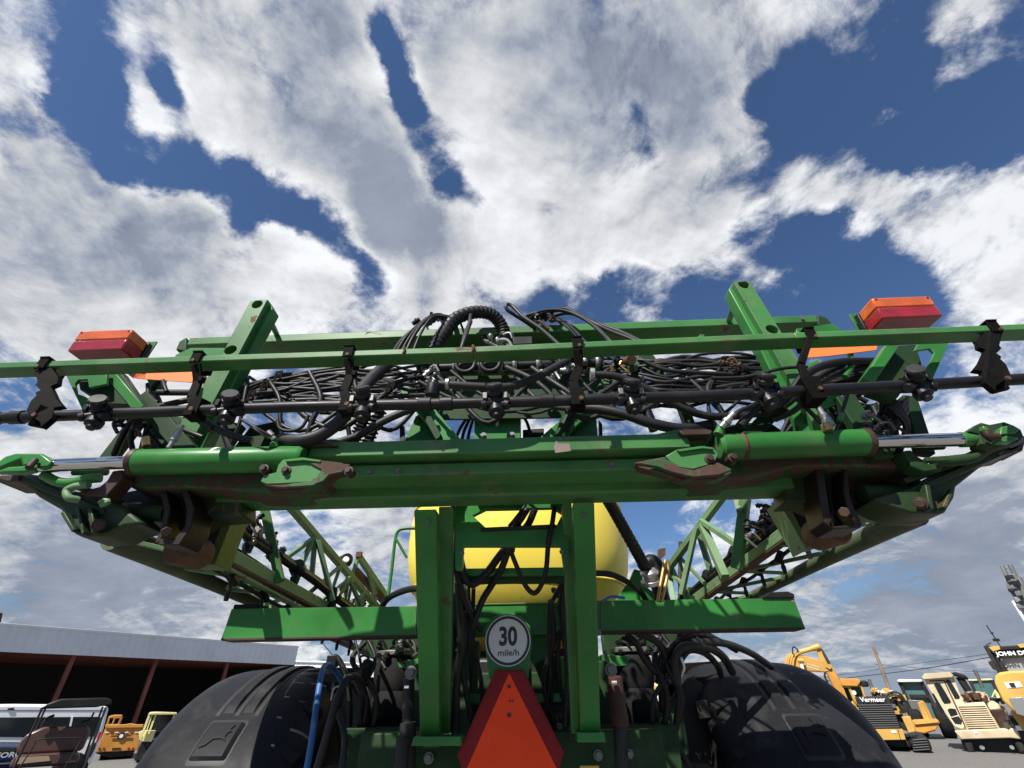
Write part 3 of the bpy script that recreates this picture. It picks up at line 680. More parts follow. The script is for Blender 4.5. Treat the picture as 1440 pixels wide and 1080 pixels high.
P_('clevis_lip', 'green', lambda b: [b.plate([(400, 646), (425, 643), (452, 647), (450, 650), (424, 647), (402, 649)], 1.384, .02), b.plate([(952, 632), (985, 627), (1003, 629), (1004, 632), (985, 630.5), (955, 635)], 1.384, .02)], bevel=.002)
def pins(b):
    for x, y in ((402, 661), (371, 659), (998, 645), (1031, 643), (490, 662)):
        p = at(x, y, 1.39); b.prof(p + Vector((0, .03, 0)), p + Vector((0, -.012, 0)), [(0, .016), (.7, .016), (.72, .010), (1, .010)], 12)
P_('pivot_pin', 'brown', pins, bevel=.001)

# ---- outer boom hinge castings at both ends
def arm_l(b):
    b.plate([(0, 668), (-12, 676), (4, 676), (30, 680), (52, 698), (84, 716), (90, 732), (103, 750), (112, 754), (150, 753), (175, 740), (200, 735), (160, 700), (140, 690), (96, 690), (60, 668), (30, 664)], 1.52, .14)
P_('hinge_arm', 'green_casting', arm_l, bevel=.012, label='oily dark green hinge arm, left')
P_('hinge_arm', 'green_casting', lambda b: b.plate([(1440, 632), (1425, 634), (1410, 640), (1385, 652), (1345, 684), (1342, 700), (1330, 720), (1322, 722), (1282, 721), (1255, 712), (1230, 700), (1285, 684), (1310, 668), (1352, 652), (1385, 632), (1410, 626)], 1.52, .14), bevel=.012, label='oily dark green hinge arm, right')
P_('hinge_rib', 'green_casting', lambda b: [b.bar(at(30, 672, 1.49), at(150, 722, 1.53), .02, .03, (0, 1, 0)), b.bar(at(60, 668, 1.49), at(170, 706, 1.53), .018, .03, (0, 1, 0)), b.bar(at(92, 722, 1.5), at(108, 748, 1.5), .012, .03, (0, 1, 0)), b.bar(at(130, 716, 1.5), at(136, 750, 1.5), .014, .03, (0, 1, 0)), b.bar(at(114, 716, 1.5), at(121, 752, 1.5), .010, .03, (0, 1, 0))], bevel=.003)
P_('hinge_rib', 'green_casting', lambda b: [b.bar(at(1400, 640, 1.49), at(1290, 690, 1.53), .02, .03, (0, 1, 0)), b.bar(at(1380, 640, 1.49), at(1270, 678, 1.53), .018, .03, (0, 1, 0)), b.bar(at(1335, 690, 1.5), at(1324, 716, 1.5), .012, .03, (0, 1, 0)), b.bar(at(1300, 684, 1.5), at(1306, 718, 1.5), .014, .03, (0, 1, 0))], bevel=.003)
def link_l(b):
    b.tube([at(62, 668, 1.46), at(80, 677, 1.46), (at(100, 679, 1.46)), at(122, 674, 1.46), at(142, 672, 1.47)], .016, 10, 5)
    b.cyl(at(104, 664, 1.50), at(150, 664, 1.50), .012)
P_('curved_link', 'green', link_l, bevel=0)
P_('curved_link', 'green_dark', lambda b: [b.tube([at(1385, 632, 1.46), at(1365, 644, 1.46), at(1340, 648, 1.46), at(1312, 650, 1.46)], .018, 10, 5), b.cyl(at(1326, 627, 1.5), at(1290, 629, 1.5), .013), b.box(at(1316, 647, 1.43), (.07, .02, .014))], bevel=.002)
def hook_l(b):
    b.tube([at(125, 682, 1.44), at(106, 684, 1.44), at(94, 690, 1.44), at(97, 700, 1.44), at(112, 703, 1.46)], .012, 10, 5)
    b.tube([at(140, 708, 1.46), at(146, 704, 1.46), at(152, 706, 1.46), at(142, 711, 1.46)], .009, 8, 4)
P_('lock_hook', 'green_old', hook_l, bevel=0)
P_('cylinder_lug', 'green', lambda b: [b.plate([(-8, 660), (-4, 650), (8, 641), (22, 637), (58, 637), (73, 648), (68, 656), (52, 658), (48, 650), (40, 653), (30, 655), (28, 645), (12, 652)], 1.41, .05), b.plate([(-10, 664), (12, 656), (42, 654), (46, 660), (30, 664)], 1.39, .03)], bevel=.006)
P_('cylinder_lug', 'green_dark', lambda b: [b.plate([(1362, 606), (1371, 598), (1380, 594), (1392, 597), (1412, 593), (1426, 598), (1436, 604), (1440, 614), (1432, 622), (1400, 630), (1380, 624), (1378, 610)], 1.41, .05)], bevel=.008)
P_('lug_plate', 'green', lambda b: [b.plate([(1408, 600), (1424, 597), (1434, 604), (1428, 609), (1407, 611)], 1.385, .03), b.plate([(1402, 618), (1416, 612), (1434, 616), (1424, 621), (1404, 622)], 1.385, .03), b.plate([(1382, 598), (1390, 601), (1392, 606), (1384, 604)], 1.385, .02)], bevel=.003)
P_('pivot_pin', 'brown', lambda b: [b.tube([at(1386, 606, 1.38), at(1392, 614, 1.38), at(1404, 614, 1.38)], .012, 10, 3), b.cyl(at(50, 647, 1.40), at(40, 658, 1.38), .01), b.prof(at(138, 738, 1.50), at(140, 738, 1.46), [(0, .02), (.6, .02), (.62, .012), (1, .012)], 12), b.prof(at(1296, 708, 1.50), at(1294, 708, 1.46), [(0, .018), (.6, .02), (.62, .012), (1, .012)], 12)], bevel=.001)
P_('worn_hinge_end', 'brown', lambda b: [b.plate([(-5, 672), (0, 668), (28, 668), (26, 676), (8, 677)], 1.47, .08), b.plate([(1438, 634), (1412, 634), (1404, 642), (1425, 636), (1440, 622), (1445, 610)], 1.47, .08)], bevel=.004)
# dark knuckle under each end
P_('hinge_knuckle', 'brown_dark', lambda b: [b.plate([(140, 700), (175, 692), (220, 684), (300, 686), (300, 700), (262, 735), (232, 728), (200, 733), (150, 735)], 1.64, .16), b.plate([(1110, 660), (1200, 652), (1290, 660), (1300, 682), (1280, 700), (1262, 716), (1240, 716), (1212, 716), (1190, 700), (1160, 700)], 1.64, .16)], bevel=.01)
P_('hinge_tube', 'green_dark', lambda b: [b.cyl(at(145, 718, 1.6), at(235, 722, 1.6), .03, 18), b.cyl(at(1212, 694, 1.6), at(1290, 694, 1.6), .03, 18)], bevel=0)
P_('lit_tab', 'green', lambda b: b.plate([(152, 727), (181, 727), (180, 733), (152, 733)], 1.56, .02), bevel=.001)
def clevis(b, sgn, pts):
    for q, D in pts: b.plate(q, D, .016)
P_('hinge_clevis', 'brown_dark', lambda b: [b.plate([(224, 684), (232, 684), (240, 716), (234, 742), (224, 764), (217, 764), (226, 742), (230, 716)], 1.545, .11),
     b.plate([(252, 684), (262, 684), (274, 716), (268, 742), (252, 766), (222, 766), (222, 758), (246, 756), (260, 740), (262, 716)], 1.545, .11)], bevel=.004, label='brown hanging hinge clevis, left')
P_('hinge_clevis', 'brown_dark', lambda b: [b.plate([(1146, 658), (1158, 658), (1164, 700), (1172, 740), (1212, 736), (1212, 742), (1172, 744), (1160, 734), (1152, 700)], 1.545, .11),
     b.plate([(1186, 656), (1192, 656), (1194, 690), (1202, 716), (1214, 738), (1204, 738), (1192, 716), (1186, 690)], 1.545, .11)], bevel=.004, label='brown hanging hinge clevis, right')
P_('clevis_back', 'mach_black', lambda b: [b.plate([(230, 686), (256, 686), (264, 716), (258, 744), (244, 757), (230, 757), (238, 720)], 1.62, .05), b.plate([(1158, 658), (1188, 658), (1196, 716), (1206, 734), (1174, 738), (1166, 700)], 1.62, .05)], bevel=.002)
P_('clevis_bolt', 'brown', lambda b: [b.prof(at(234, 748, 1.54), at(234, 748, 1.52), [(0, .018), (1, .016)], 6), b.prof(at(1187, 720, 1.54), at(1187, 720, 1.52), [(0, .018), (1, .016)], 6)], bevel=.001)
P_('rubber_bumper', 'rust', lambda b: [b.prof(at(248, 772, 1.68), at(285, 780, 1.82), [(0, .05), (.08, .055), (.9, .055), (1, .05)], 22), b.prof(at(1178, 742, 1.68), at(1146, 754, 1.82), [(0, .048), (.08, .055), (.9, .055), (1, .05)], 22)], bevel=0)
P_('rubber_block', 'mach_black', lambda b: [b.plate([(286, 728), (316, 728), (298, 792), (264, 790)], 1.86, .10), b.plate([(1106, 704), (1142, 704), (1160, 764), (1138, 770)], 1.86, .10)], bevel=.006)
P_('block_edge_plate', 'lime', lambda b: b.plate([(316, 727), (328, 727), (302, 794), (264, 793), (264, 789), (292, 789)], 1.85, .11), bevel=.002)
P_('block_edge_plate', 'green_old', lambda b: b.plate([(1094, 704), (1107, 704), (1140, 770), (1134, 774), (1128, 762)], 1.85, .11), bevel=.002)

# ---- folded booms running forward along the machine
def boom(side, P0, P1, Q0, Q1, T0, T1, posts, braces):
    b = MB(); P0 = P0.lerp(P1, .05); b.tube([P0, P0.lerp(P1, .12), P0.lerp(P1, .35), P1], .034, 16, 4, True, lambda t: 1.45 - .6 * min(1, t / .75))
    root = b.build('boom_wing', 'green_boom', SP, 0, label='folded boom wing running forward on the %s' % side)
    MB().bar(Q0, Q1, .05, .055).build('rusty_lower_chord', 'green_old', root, .004)
    MB().bar(Q0 + Vector((0, .01, -.034)), Q1 + Vector((0, 0, -.034)), .048, .008).build('rust_edge', 'rust', root, .002)
    MB().bar(T0, T1, .042, .042).build('top_chord', 'green_old', root, .004)
    for i, (a, c, w) in enumerate(posts):
        MB().bar(a, c, w, w).build('post', 'green_old' if i else 'green_worn', root, .003)
    for a, c, w in braces: MB().bar(a, c, w, w).build('brace', 'green_old', root, .002)
    return root
bl = boom('left', at(110, 735, 1.72), at(525, 922, 5.2), at(300, 770, 2.0), at(545, 902, 4.4), at(395, 697, 2.62), at(545, 871, 4.4),
     [(at(372, 715, 2.45), at(394, 818, 2.5), .045), ],
     [(at(441, 757, 3.0), at(398, 788, 2.75), .024), (at(441, 757, 3.0), at(408, 826, 2.75), .028), (at(443, 757, 3.0), at(438, 815, 3.0), .026), (at(447, 760, 3.0), at(468, 845, 3.1), .028),
      (at(490, 812, 3.5), at(468, 850, 3.3), .024), (at(490, 812, 3.5), at(484, 850, 3.5), .024), (at(490, 812, 3.5), at(512, 862, 3.7), .024), (at(490, 815, 3.5), at(452, 845, 3.2), .02)])
br = boom('right', at(1330, 700, 1.75), at(960, 888, 4.9), at(1125, 735, 2.3), at(905, 898, 4.8), at(1022, 690, 2.8), at(920, 826, 4.0),
     [(at(1048, 700, 2.6), at(1036, 800, 2.7), .05), (at(988, 740, 3.1), at(1020, 812, 2.9), .045)],
     [(at(985, 732, 3.1), at(1036, 766, 2.75), .03), (at(979, 742, 3.15), at(958, 836, 3.3), .03), (at(981, 744, 3.3), at(999, 802, 3.35), .035), (at(938, 804, 3.8), at(970, 828, 3.5), .024), (at(940, 804, 3.8), at(948, 850, 3.7), .034), (at(1036, 705, 2.65), at(1040, 720, 2.6), .03)])
def lattice(root, T0, T1, Q0, Q1, n, w=.02):
    for k in range(n):
        a = T0.lerp(T1, (k + .5) / n)
        for e in (-.5, .5):
            t = (k + .5 + e * .9) / n
            if 0 <= t <= 1: MB().bar(a, Q0.lerp(Q1, t), w, w).build('brace', 'green_old', root, .002)
lattice(bl, at(470, 785, 3.3), at(545, 871, 4.4), at(430, 836, 2.9), at(545, 902, 4.4), 5)
lattice(br, at(960, 775, 3.5), at(920, 826, 4.0), at(1000, 827, 3.3), at(905, 898, 4.8), 4)
lattice(bl, at(300, 770, 2.0) + Vector((0, 0, -.03)), at(545, 902, 4.4), at(150, 752, 1.85), at(525, 922, 5.2), 8, .018)
lattice(br, at(1125, 735, 2.3) + Vector((0, 0, -.03)), at(905, 898, 4.8), at(1290, 716, 1.9), at(960, 888, 4.9), 6, .018)
# nozzle lines, hoses and brackets along the booms
def boomline(root, a, c, dia, mat='plastic', bumps=0, dz=0):
    (xa, ya, Da), (xc, yc, Dc) = a, c
    A, Cc = at(*a), at(*c)
    b = MB(); n = 8; rnd = random.Random(int(xa))
    b.tube([A.lerp(Cc, i / n) + Vector((0, 0, rnd.uniform(-.008, .008))) for i in range(n + 1)], dia, 8, 3)
    for k in range(bumps):
        p = A.lerp(Cc, (k + .5) / bumps)
        b.cyl(p + Vector((0, -.02, .01)), p + Vector((0, .03, -.012)), dia * 2.0, 10)
        b.cyl(p, p + Vector((0, 0, -.07)), dia * 1.0, 8); b.prof(p + Vector((0, 0, -.05)), p + Vector((0, 0, -.09)), [(0, dia * 1.3), (1, dia)], 8)
    return b.build('boom_line', mat, root, 0)
boomline(bl, (315, 722, 2.1), (560, 905, 4.2), .022, 'plastic', 5)
boomline(bl, (330, 745, 2.15), (540, 882, 4.2), .016, 'hose')
boomline(bl, (322, 770, 2.25), (530, 900, 4.2), .014, 'hose', 0)
boomline(bl, (300, 800, 2.0), (500, 908, 4.4), .010, 'plastic', 7)
boomline(br, (1110, 712, 2.4), (950, 850, 4.0), .020, 'plastic', 4)
boomline(br, (1100, 735, 2.4), (965, 838, 3.8), .018, 'hose')
boomline(br, (1150, 745, 2.2), (1000, 850, 3.9), .010, 'plastic', 6)
MB().bar(at(1102, 716, 2.5), at(1048, 766, 2.85), .02, .03).build('thin_rail', 'green', br, .002)
MB().bar(at(338, 742, 2.3), at(470, 832, 3.3), .03, .03).build('thin_rail', 'green_old', bl, .002)
MB().bar(at(320, 800, 2.1), at(455, 872, 3.2), .03, .012).build('thin_rail', 'green_old', bl, .002)
FITN = [0]; FITREST = {}
def clutter(root, cx, cy, D, n, seed, rx, ry, mats=('plastic', 'steel_dull', 'hose')):
    """little pipe elbows, clamps and fittings, each one a piece of its own"""
    rnd = random.Random(seed)
    for mi, mt in enumerate(mats):
        for k in range(n):
            b = MB()
            p = at(cx + rnd.uniform(-rx, rx), cy + rnd.uniform(-ry, ry), D + rnd.uniform(-.08, .08)); s = mpp(cx, cy, D)
            d = Vector((rnd.uniform(-1, 1), rnd.uniform(-1, .3), rnd.uniform(-1, 1))).normalized() * rnd.uniform(5, 12) * s
            rr = rnd.uniform(2.2, 4.2) * s
            b.prof(p, p + d, [(0, rr), (.3, rr), (.32, rr * 1.35), (.55, rr * 1.35), (.57, rr * .9), (1, rr * .9)], 10)
            if rnd.random() < .5: b.tube([p, p + d * .8, p + d * 1.4 + Vector((rr * 2, 0, -rr)), p + d * 1.2 + Vector((rr * 4, 0, -rr * 4))], rr * .6, 8, 3)
            if root is SP:
                if FITN[0] < 100: FITN[0] += 1; b.build('pipe_fitting', mt, SP, 0)
                else:
                    R = FITREST.setdefault(mt, MB()); R.add(b.v, b.f)
            else: b.build('pipe_fitting', mt, root, 0)
clutter(bl, 345, 745, 2.3, 5, 1, 18, 16)
clutter(bl, 385, 765, 2.6, 4, 2, 12, 18)
clutter(br, 1082, 722, 2.5, 5, 3, 20, 12)
clutter(br, 1060, 745, 2.6, 4, 4, 14, 12)
clutter(bl, 505, 845, 4.2, 4, 5, 20, 12)
# narrow plates added along the boom rails to throw shade on the fenders
P_('paint_chip', 'brown_bare', lambda b: b.poly([at(x, y, 1.4488) for x, y in ((779, 629), (782, 619), (785, 624), (801, 624), (803, 634), (781, 637))], (0, -.0006, 0)), bevel=0)
P_('paint_chip', 'brown_bare', lambda b: b.poly([at(x, y, 2.449) for x, y in ((1032, 866), (1036, 864), (1038, 869), (1034, 870))], (0, -.0006, 0)), bevel=0)
P_('paint_chip', 'brown_bare', lambda b: b.poly([at(x, y, 2.449) for x, y in ((1111, 842), (1117, 842), (1118, 847), (1113, 846))], (0, -.0006, 0)), bevel=0)
def shade_plates(root, A0, A1, w, side, n=9):
    for k in range(n):
        a, c = A0.lerp(A1, (k + .04) / n), A0.lerp(A1, (k + .96) / n)
        MB().hexa([a, c, c + Vector((side * w, 0, .02)), a + Vector((side * w, 0, .02))], [v + Vector((0, 0, .006)) for v in (a, c, c + Vector((side * w, 0, .02)), a + Vector((side * w, 0, .02)))]).build('shade_plate', 'green_boom', root, .001)
shade_plates(bl, at(318, 768, 2.2), at(535, 888, 4.3), .26, -1)
shade_plates(bl, at(205, 752, 1.95), at(505, 893, 4.3), .10, -1, 12)
shade_plates(br, at(1108, 722, 2.3), at(960, 850, 4.0), .14, 1)
# wing tip bracket pieces seen beyond the left boom
tip = MB().bar(at(505, 783, 4.6), at(542, 838, 4.9), .05, .05).build('boom_tip', 'green_old', SP, .003)
MB().bar(at(498, 800, 4.5), at(540, 846, 4.9), .05, .05).build('tip_rail', 'rust', tip, .003)
MB().bar(at(505, 777, 4.5), at(497, 806, 4.5), .035, .03).build('tip_post', 'green_old', tip, .003)
MB().box(at(505, 780, 4.48), (.055, .03, .05)).build('tip_plate', 'rust', tip, .003)
b = MB(); b.prof(at(485, 790, 4.45), at(490, 784, 4.4), [(0, .05), (.5, .06), (1, .045)], 12); b.cyl(at(478, 784, 4.45), at(492, 794, 4.45), .02); b.build('tip_nozzle', 'plastic', tip)
MB().prof(at(486, 788, 4.38), at(487, 786, 4.36), [(0, .028), (1, .026)], 12).build('nozzle_cap', 'white', tip)
MB().bar(at(518, 806, 4.6), at(528, 836, 4.7), .03, .03).build('tip_post', 'green_old', tip, .002)

# ---- grab rail left of the tank
P_('grab_rail', 'green', lambda b: [b.tube([at(546, 838, 3.5), at(551, 800, 3.5), at(556, 758, 3.5), at(561, 746, 3.5), at(572, 743, 3.5), at(590, 743, 3.5)], .012, 10, 5), b.cyl(at(556, 756, 3.5), at(572, 784, 3.5), .010)], bevel=0)

# ---- big yellow solution tank
def tank(b):
    c = Vector((.0, 4.55, 2.92)); n, m = 48, 24; vs = []
    pe = lambda v, e: math.copysign(abs(v) ** e, v)
    for j in range(m + 1):
        ph = -math.pi / 2 + math.pi * j / m
        for i in range(n):
            th = 2 * math.pi * i / n
            vs.append((c.x + 1.0 * pe(math.cos(ph), .8) * pe(math.cos(th), .75), c.y + .82 * pe(math.cos(ph), .8) * pe(math.sin(th), .75), c.z + .86 * pe(math.sin(ph), .85)))
    fs = [(j * n + i, j * n + (i + 1) % n, (j + 1) * n + (i + 1) % n, (j + 1) * n + i) for j in range(m) for i in range(n)]
    b.add(vs, fs)
tk = P_('solution_tank', 'tank', tank, bevel=0)
def tank_rib(b):
    pe = lambda v, e: math.copysign(abs(v) ** e, v)
    for ph in (-.42, .25):
        cp = pe(math.cos(ph), .8)
        b.tube([(1.004 * cp * pe(math.cos(t), .75), 4.55 + .824 * cp * pe(math.sin(t), .75), 2.92 + .86 * pe(math.sin(ph), .85)) for t in [2 * math.pi * k / 60 for k in range(61)]], .011, 8, 1)
P_('moulded_rib', 'tank', tank_rib, tk, 0)
# ---- uprights of the lift frame (lean back towards the camera at the top)
def upright(name, bot, top, wb, wt, D0, D1, mt='green', dp=.07):
    b = MB()
    def q(x, y, D, w):
        s = mpp(x, y, D) * w / 2; p = at(x, y, D)
        return [p + Vector(t) for t in ((-s, 0, 0), (s, 0, 0), (s, dp, 0), (-s, dp, 0))]
    b.hexa(q(*bot, D0, wb), q(*top, D1, wt)); return b.build(name, mt, SP, .005)
upright('lift_upright', (604.5, 1042), (598, 716), 28, 32, 2.28, 1.66)
upright('lift_upright', (831, 1042), (820.5, 706), 28, 30.5, 2.28, 1.66)
upright('inner_upright', (626, 1032), (627, 712), 12, 21, 2.36, 1.78, 'green_worn', .05)
upright('inner_upright', (809, 1032), (797, 706), 11, 14, 2.36, 1.78, 'green_worn', .05)
upright('lit_slit_strip', (813, 1030), (805, 760), 2.5, 3, 2.31, 1.9, 'lime', .02)  # lime strips stand for the lit slits beside the uprights
upright('lit_slit_strip', (619.5, 1030), (615.5, 770), 2.5, 4, 2.31, 1.9, 'lime', .02)
P_('foot_plate', 'green', lambda b: [b.plate([(582, 1036), (648, 1036), (648, 1049), (578, 1049)], 2.22, .14), b.plate([(812, 1030), (850, 1030), (852, 1044), (812, 1044)], 2.22, .14)], bevel=.003)

# cross plate with cut corners under the frame, ledge, tie bars
P_('cross_plate', 'green', lambda b: b.plate([(640, 700), (800, 696), (800, 795), (793, 802), (788, 768), (652, 768), (650, 802), (640, 800)], 1.86, .03, [[(665, 725), (683, 716), (778, 714), (791, 722), (783, 738), (770, 742), (683, 742)]]), bevel=.003)
P_('ledge', 'mach_black', lambda b: b.cbeam(at(676, 746, 1.84), at(782, 741, 1.84), .012, .08), bevel=.003)
P_('tie_bar', 'green', lambda b: b.cbeam(at(640, 810, 2.05), at(796, 808, 2.05), .03, .05), bevel=.004)
P_('tie_bar', 'green_dark', lambda b: b.cbeam(at(640, 818, 2.08), at(796, 817, 2.08), .02, .06), bevel=.004)

# ---- wide crossbar behind the uprights
def crossbar(pts, name='crossbar', mt='green'):
    b = MB(); b.poly([at(x, y, 2.45) for x, y in pts], (0, .10, 0)); return b.build(name, mt, SP, .006)
cb1 = crossbar([(325, 856), (600, 852), (600, 893.5), (310, 899.5)])
cb2 = crossbar([(836, 844.5), (1117, 841), (1133, 883), (836, 888)])
P_('crossbar_underside', 'brown', lambda b: [b.plate([(310, 898), (600, 892), (600, 895), (311, 901)], 2.448, .102), b.plate([(836, 887), (1133, 882), (1132, 885), (836, 890)], 2.448, .102)], cb1, .001)
P_('rubber_pad', 'rubber', lambda b: b.plate([(327, 856), (329, 850), (362, 849), (368, 855)], 2.44, .10), cb1, .004)
P_('rubber_pad', 'rubber', lambda b: b.plate([(1072, 841), (1082, 833), (1108, 831.5), (1117, 835), (1118, 841)], 2.44, .10), cb2, .004)
P_('centre_crossmember', 'green', lambda b: b.plate([(640, 850), (800, 847), (800, 892), (640, 894)], 2.47, .09), bevel=.005)
P_('web_plate', 'green_dark', lambda b: [b.plate([(634, 800), (652, 800), (660, 860), (660, 1040), (642, 1040), (636, 900)], 2.40, .03), b.plate([(782, 800), (798, 800), (806, 900), (812, 1040), (800, 1040), (792, 900)], 2.40, .03)], bevel=.003)
P_('tie_bar', 'green', lambda b: b.cbeam(at(634, 990, 2.5), at(806, 988, 2.5), .035, .06), bevel=.005)
P_('tie_bar', 'green_dark', lambda b: b.cbeam(at(634, 1003, 2.52), at(806, 1001, 2.52), .03, .06), bevel=.004)
P_('lift_arm', 'green', lambda b: [b.plate([(744, 890), (770, 888), (770, 932), (752, 938), (744, 925)], 2.62, .04), b.plate([(784, 925), (800, 922), (806, 965), (798, 975), (784, 960)], 2.56, .04), b.plate([(655, 942), (662, 930), (666, 968), (654, 966)], 2.62, .04)], bevel=.003)  # brighter green plates shaped as the sunlit patches on the arms
P_('lift_arm', 'green_dark', lambda b: [b.bar(at(768, 930, 2.66), at(796, 1000, 2.6), .12, .1, (0, 1, 0)), b.bar(at(662, 905, 2.7), at(650, 1020, 2.6), .10, .1, (0, 1, 0)), b.bar(at(720, 900, 2.8), at(720, 1040, 2.8), .2, .1, (0, 1, 0))], bevel=.01)
P_('rear_crossmember', 'green_dark', lambda b: [b.cbeam(at(500, 1092, 2.42), at(940, 1088, 2.42), .14, .12)], bevel=.006)  # shade low under the frame is put into the darker green
P_('rear_crossmember', 'green_dark', lambda b: [b.cbeam(at(470, 1110, 2.7), at(965, 1106, 2.7), .22, .2)], bevel=.006)
P_('yellow_edge', 'cat_yellow', lambda b: b.box(at(829, 1081, 2.38), (.075, .02, .02)), bevel=.002)
def bolts(b):
    for x, y, D, r in ((603, 1066, 2.41, .014), (841, 1062, 2.41, .013), (578, 946, 2.3, .017), (859, 942, 2.3, .017), (786, 889, 2.38, .014), (841, 889, 2.44, .011), (571, 1070, 2.41, .012), (885, 1060, 2.41, .012), (620, 876, 2.2, .008)):
        p = at(x, y, D); b.prof(p, p + Vector((0, -.018, 0)), [(0, r * 1.5), (.25, r * 1.5), (.26, r), (1, r * .92)], 6 if r < .013 else 14)
P_('bolt', 'steel_dull', bolts, bevel=.001)

def bead(pts, r=.0035):
    MB().tube([at(*q) for q in pts], r, 6, 3).build('weld_bead', 'green_worn', SP, 0)
for L_ in ([(584, 853, 2.448), (584.5, 872, 2.446), (585, 893, 2.448)], [(846, 845, 2.448), (846, 866, 2.446), (846, 887, 2.448)],
           [(640, 851, 2.468), (720, 849, 2.467), (800, 848, 2.468)]): bead(L_)
for x, y, D, r in ((520, 664, 1.499, .007), (560, 662.5, 1.499, .007), (860, 654, 1.499, .007), (900, 652.5, 1.499, .007), (700, 575, 1.819, .008), (680, 612, 1.819, .008), (720, 611, 1.819, .008), (602, 735, 1.68, .006), (821, 726, 1.68, .006), (650, 778, 1.859, .006), (790, 776, 1.859, .006), (350, 470, 1.899, .007), (1128, 449, 1.899, .007)):
    p = at(x, y, D); MB().prof(p, p + Vector((0, -.009, 0)), [(0, r * 1.7), (.25, r * 1.7), (.26, r), (1, r)], 6).build('bolt', 'steel_dull', SP, 0)
# ---- road signs on the back
sb = P_('sign_bracket', 'green', lambda b: b.plate([(681, 900), (684, 880), (696, 867), (714, 863), (733, 867), (745, 880), (748, 900), (743, 955), (688, 955)], 2.315, .01), bevel=.002)
c0 = at(714.3, 900.5, 2.31)
def disc(r0, r1, y, mt, nm, par, ext=.002):
    b = MB(); n = 64
    out = [c0 + Vector((math.cos(2 * math.pi * k / n) * r1, y, math.sin(2 * math.pi * k / n) * r1)) for k in range(n)]
    hol = [[c0 + Vector((math.cos(2 * math.pi * k / n) * r0, y, math.sin(2 * math.pi * k / n) * r0)) for k in range(n)]] if r0 else []
    b.poly(out, (0, -ext, 0), hol); return b.build(nm, mt, par, 0)
s_sign = disc(0, .0985, -.001, 'sign_white', 'speed_sign', SP, .003)
s_sign['label'] = 'round white sign reading 30 mile/h with black ring'
disc(.084, .0945, -.0045, 'sign_black', 'black_ring', s_sign, .0006)
disc(0, .005, 0, 'sign_black', 'rivet', s_sign, .001)
text_obj('number', '30', .098, 'sign_black', s_sign, rearface(c0 + Vector((0, -.0045, .012))), .0004, .0034, .82)
text_obj('lettering', 'mile/h', .033, 'sign_black', s_sign, rearface(c0 + Vector((.002, -.0045, -.048))), .0004, .0004, 1.15)
def smv():
    D = 2.29
    k = MB(); k.poly([at(x, y, D) for x, y in ((697, 942), (736, 942), (793, 1058), (786, 1083), (652, 1087), (643, 1062))], (0, .012, 0))
    r = k.build('slow_vehicle_sign', 'smv_red', SP, .003, label='slow vehicle triangle, orange centre with dark red border')
    k = MB(); k.poly([at(x, y, D) for x, y in ((699, 944.5), (734, 944.5), (790, 1059), (784, 1081), (654, 1085), (646, 1062))], (0, -.002, 0))
    k.build('red_border', 'smv_red', r, 0)
    k = MB(); k.poly([at(x, y, D - .0025) for x, y in ((716, 946.5), (784, 1083), (654, 1086))], (0, -.001, 0))
    k.build('orange_triangle', 'smv_orange', r, 0)
    k = MB()
    for x, y, q in ((716, 965.5, .007), (716, 1005.5, .008), (717, 986, .0035), (721, 986, .0035)):
        p = at(x, y, D - .004); k.cyl(p, p + Vector((0, -.003, 0)), q, 10)
    k.build('mounting_bolt', 'sign_black', r)
smv()

# ---- air springs, dampers at the rear axle
for x, y, w, side in ((553, 972, 27, 'left'), (893, 968, 27, 'right')):
    D = 2.95; c = at(x, y, D); s = mpp(x, y, D)
    b = MB(); b.prof(c + Vector((0, 0, -.16)), c + Vector((0, 0, .16)), [(0, w * s * .8), (.06, w * s), (.25, w * s * 1.12), (.45, w * s * 1.02), (.5, w * s * .96), (.55, w * s * 1.02), (.75, w * s * 1.12), (.94, w * s), (1, w * s * .8)], 28)
    a_ = b.build('air_spring', 'rubber', SP, 0, label='black air spring on the %s' % side)
    MB().cyl(c + Vector((0, 0, -.19)), c + Vector((0, 0, -.16)), w * s * 1.05).build('spring_plate', 'steel_dull', a_, .004); MB().cyl(c + Vector((0, 0, .16)), c + Vector((0, 0, .185)), w * s * 1.05).build('spring_plate', 'steel_dull', a_, .004)
d1 = P_('damper', 'mach_black', lambda b: b.prof(at(575, 952, 2.42), at(572, 1100, 2.42), [(0, .012), (.02, .026), (.45, .026), (.46, .034), (1, .034)], 18), bevel=0)
P_('damper_sleeve', 'hose_dusty', lambda b: b.cyl(at(567, 1038, 2.36), at(562, 1100, 2.36), .028, 16), d1, 0)
d2 = P_('damper', 'brown_rusty', lambda b: b.prof(at(864, 950, 2.42), at(872, 1022, 2.42), [(0, .022), (.05, .034), (1, .036)], 18), bevel=0, label='rusty damper')
P_('damper_sleeve', 'hose_dusty', lambda b: b.cyl(at(872, 1020, 2.42), at(876, 1090, 2.42), .028, 16), d2, 0)
P_('damper_cap', 'mach_white', lambda b: [b.box(at(864, 960, 2.37), (.02, .01, .012)), b.box(at(572, 966, 2.37), (.02, .01, .010))], d2, .001)
P_('spring_seat', 'green', lambda b: [b.plate([(538, 933), (585, 926), (600, 928), (600, 945), (575, 940), (545, 938)], 2.85, .2), b.plate([(845, 920), (880, 923), (905, 935), (850, 938)], 2.85, .2), b.plate([(884, 945), (950, 930), (960, 940), (900, 952)], 3.2, .2)], bevel=.006)
P_('axle_bracket', 'green_dark', lambda b: [b.plate([(500, 1000), (545, 985), (590, 1010), (590, 1085), (480, 1085)], 3.05, .25), b.plate([(880, 1025), (905, 985), (960, 1000), (975, 1085), (850, 1085)], 3.05, .06)], bevel=.01)
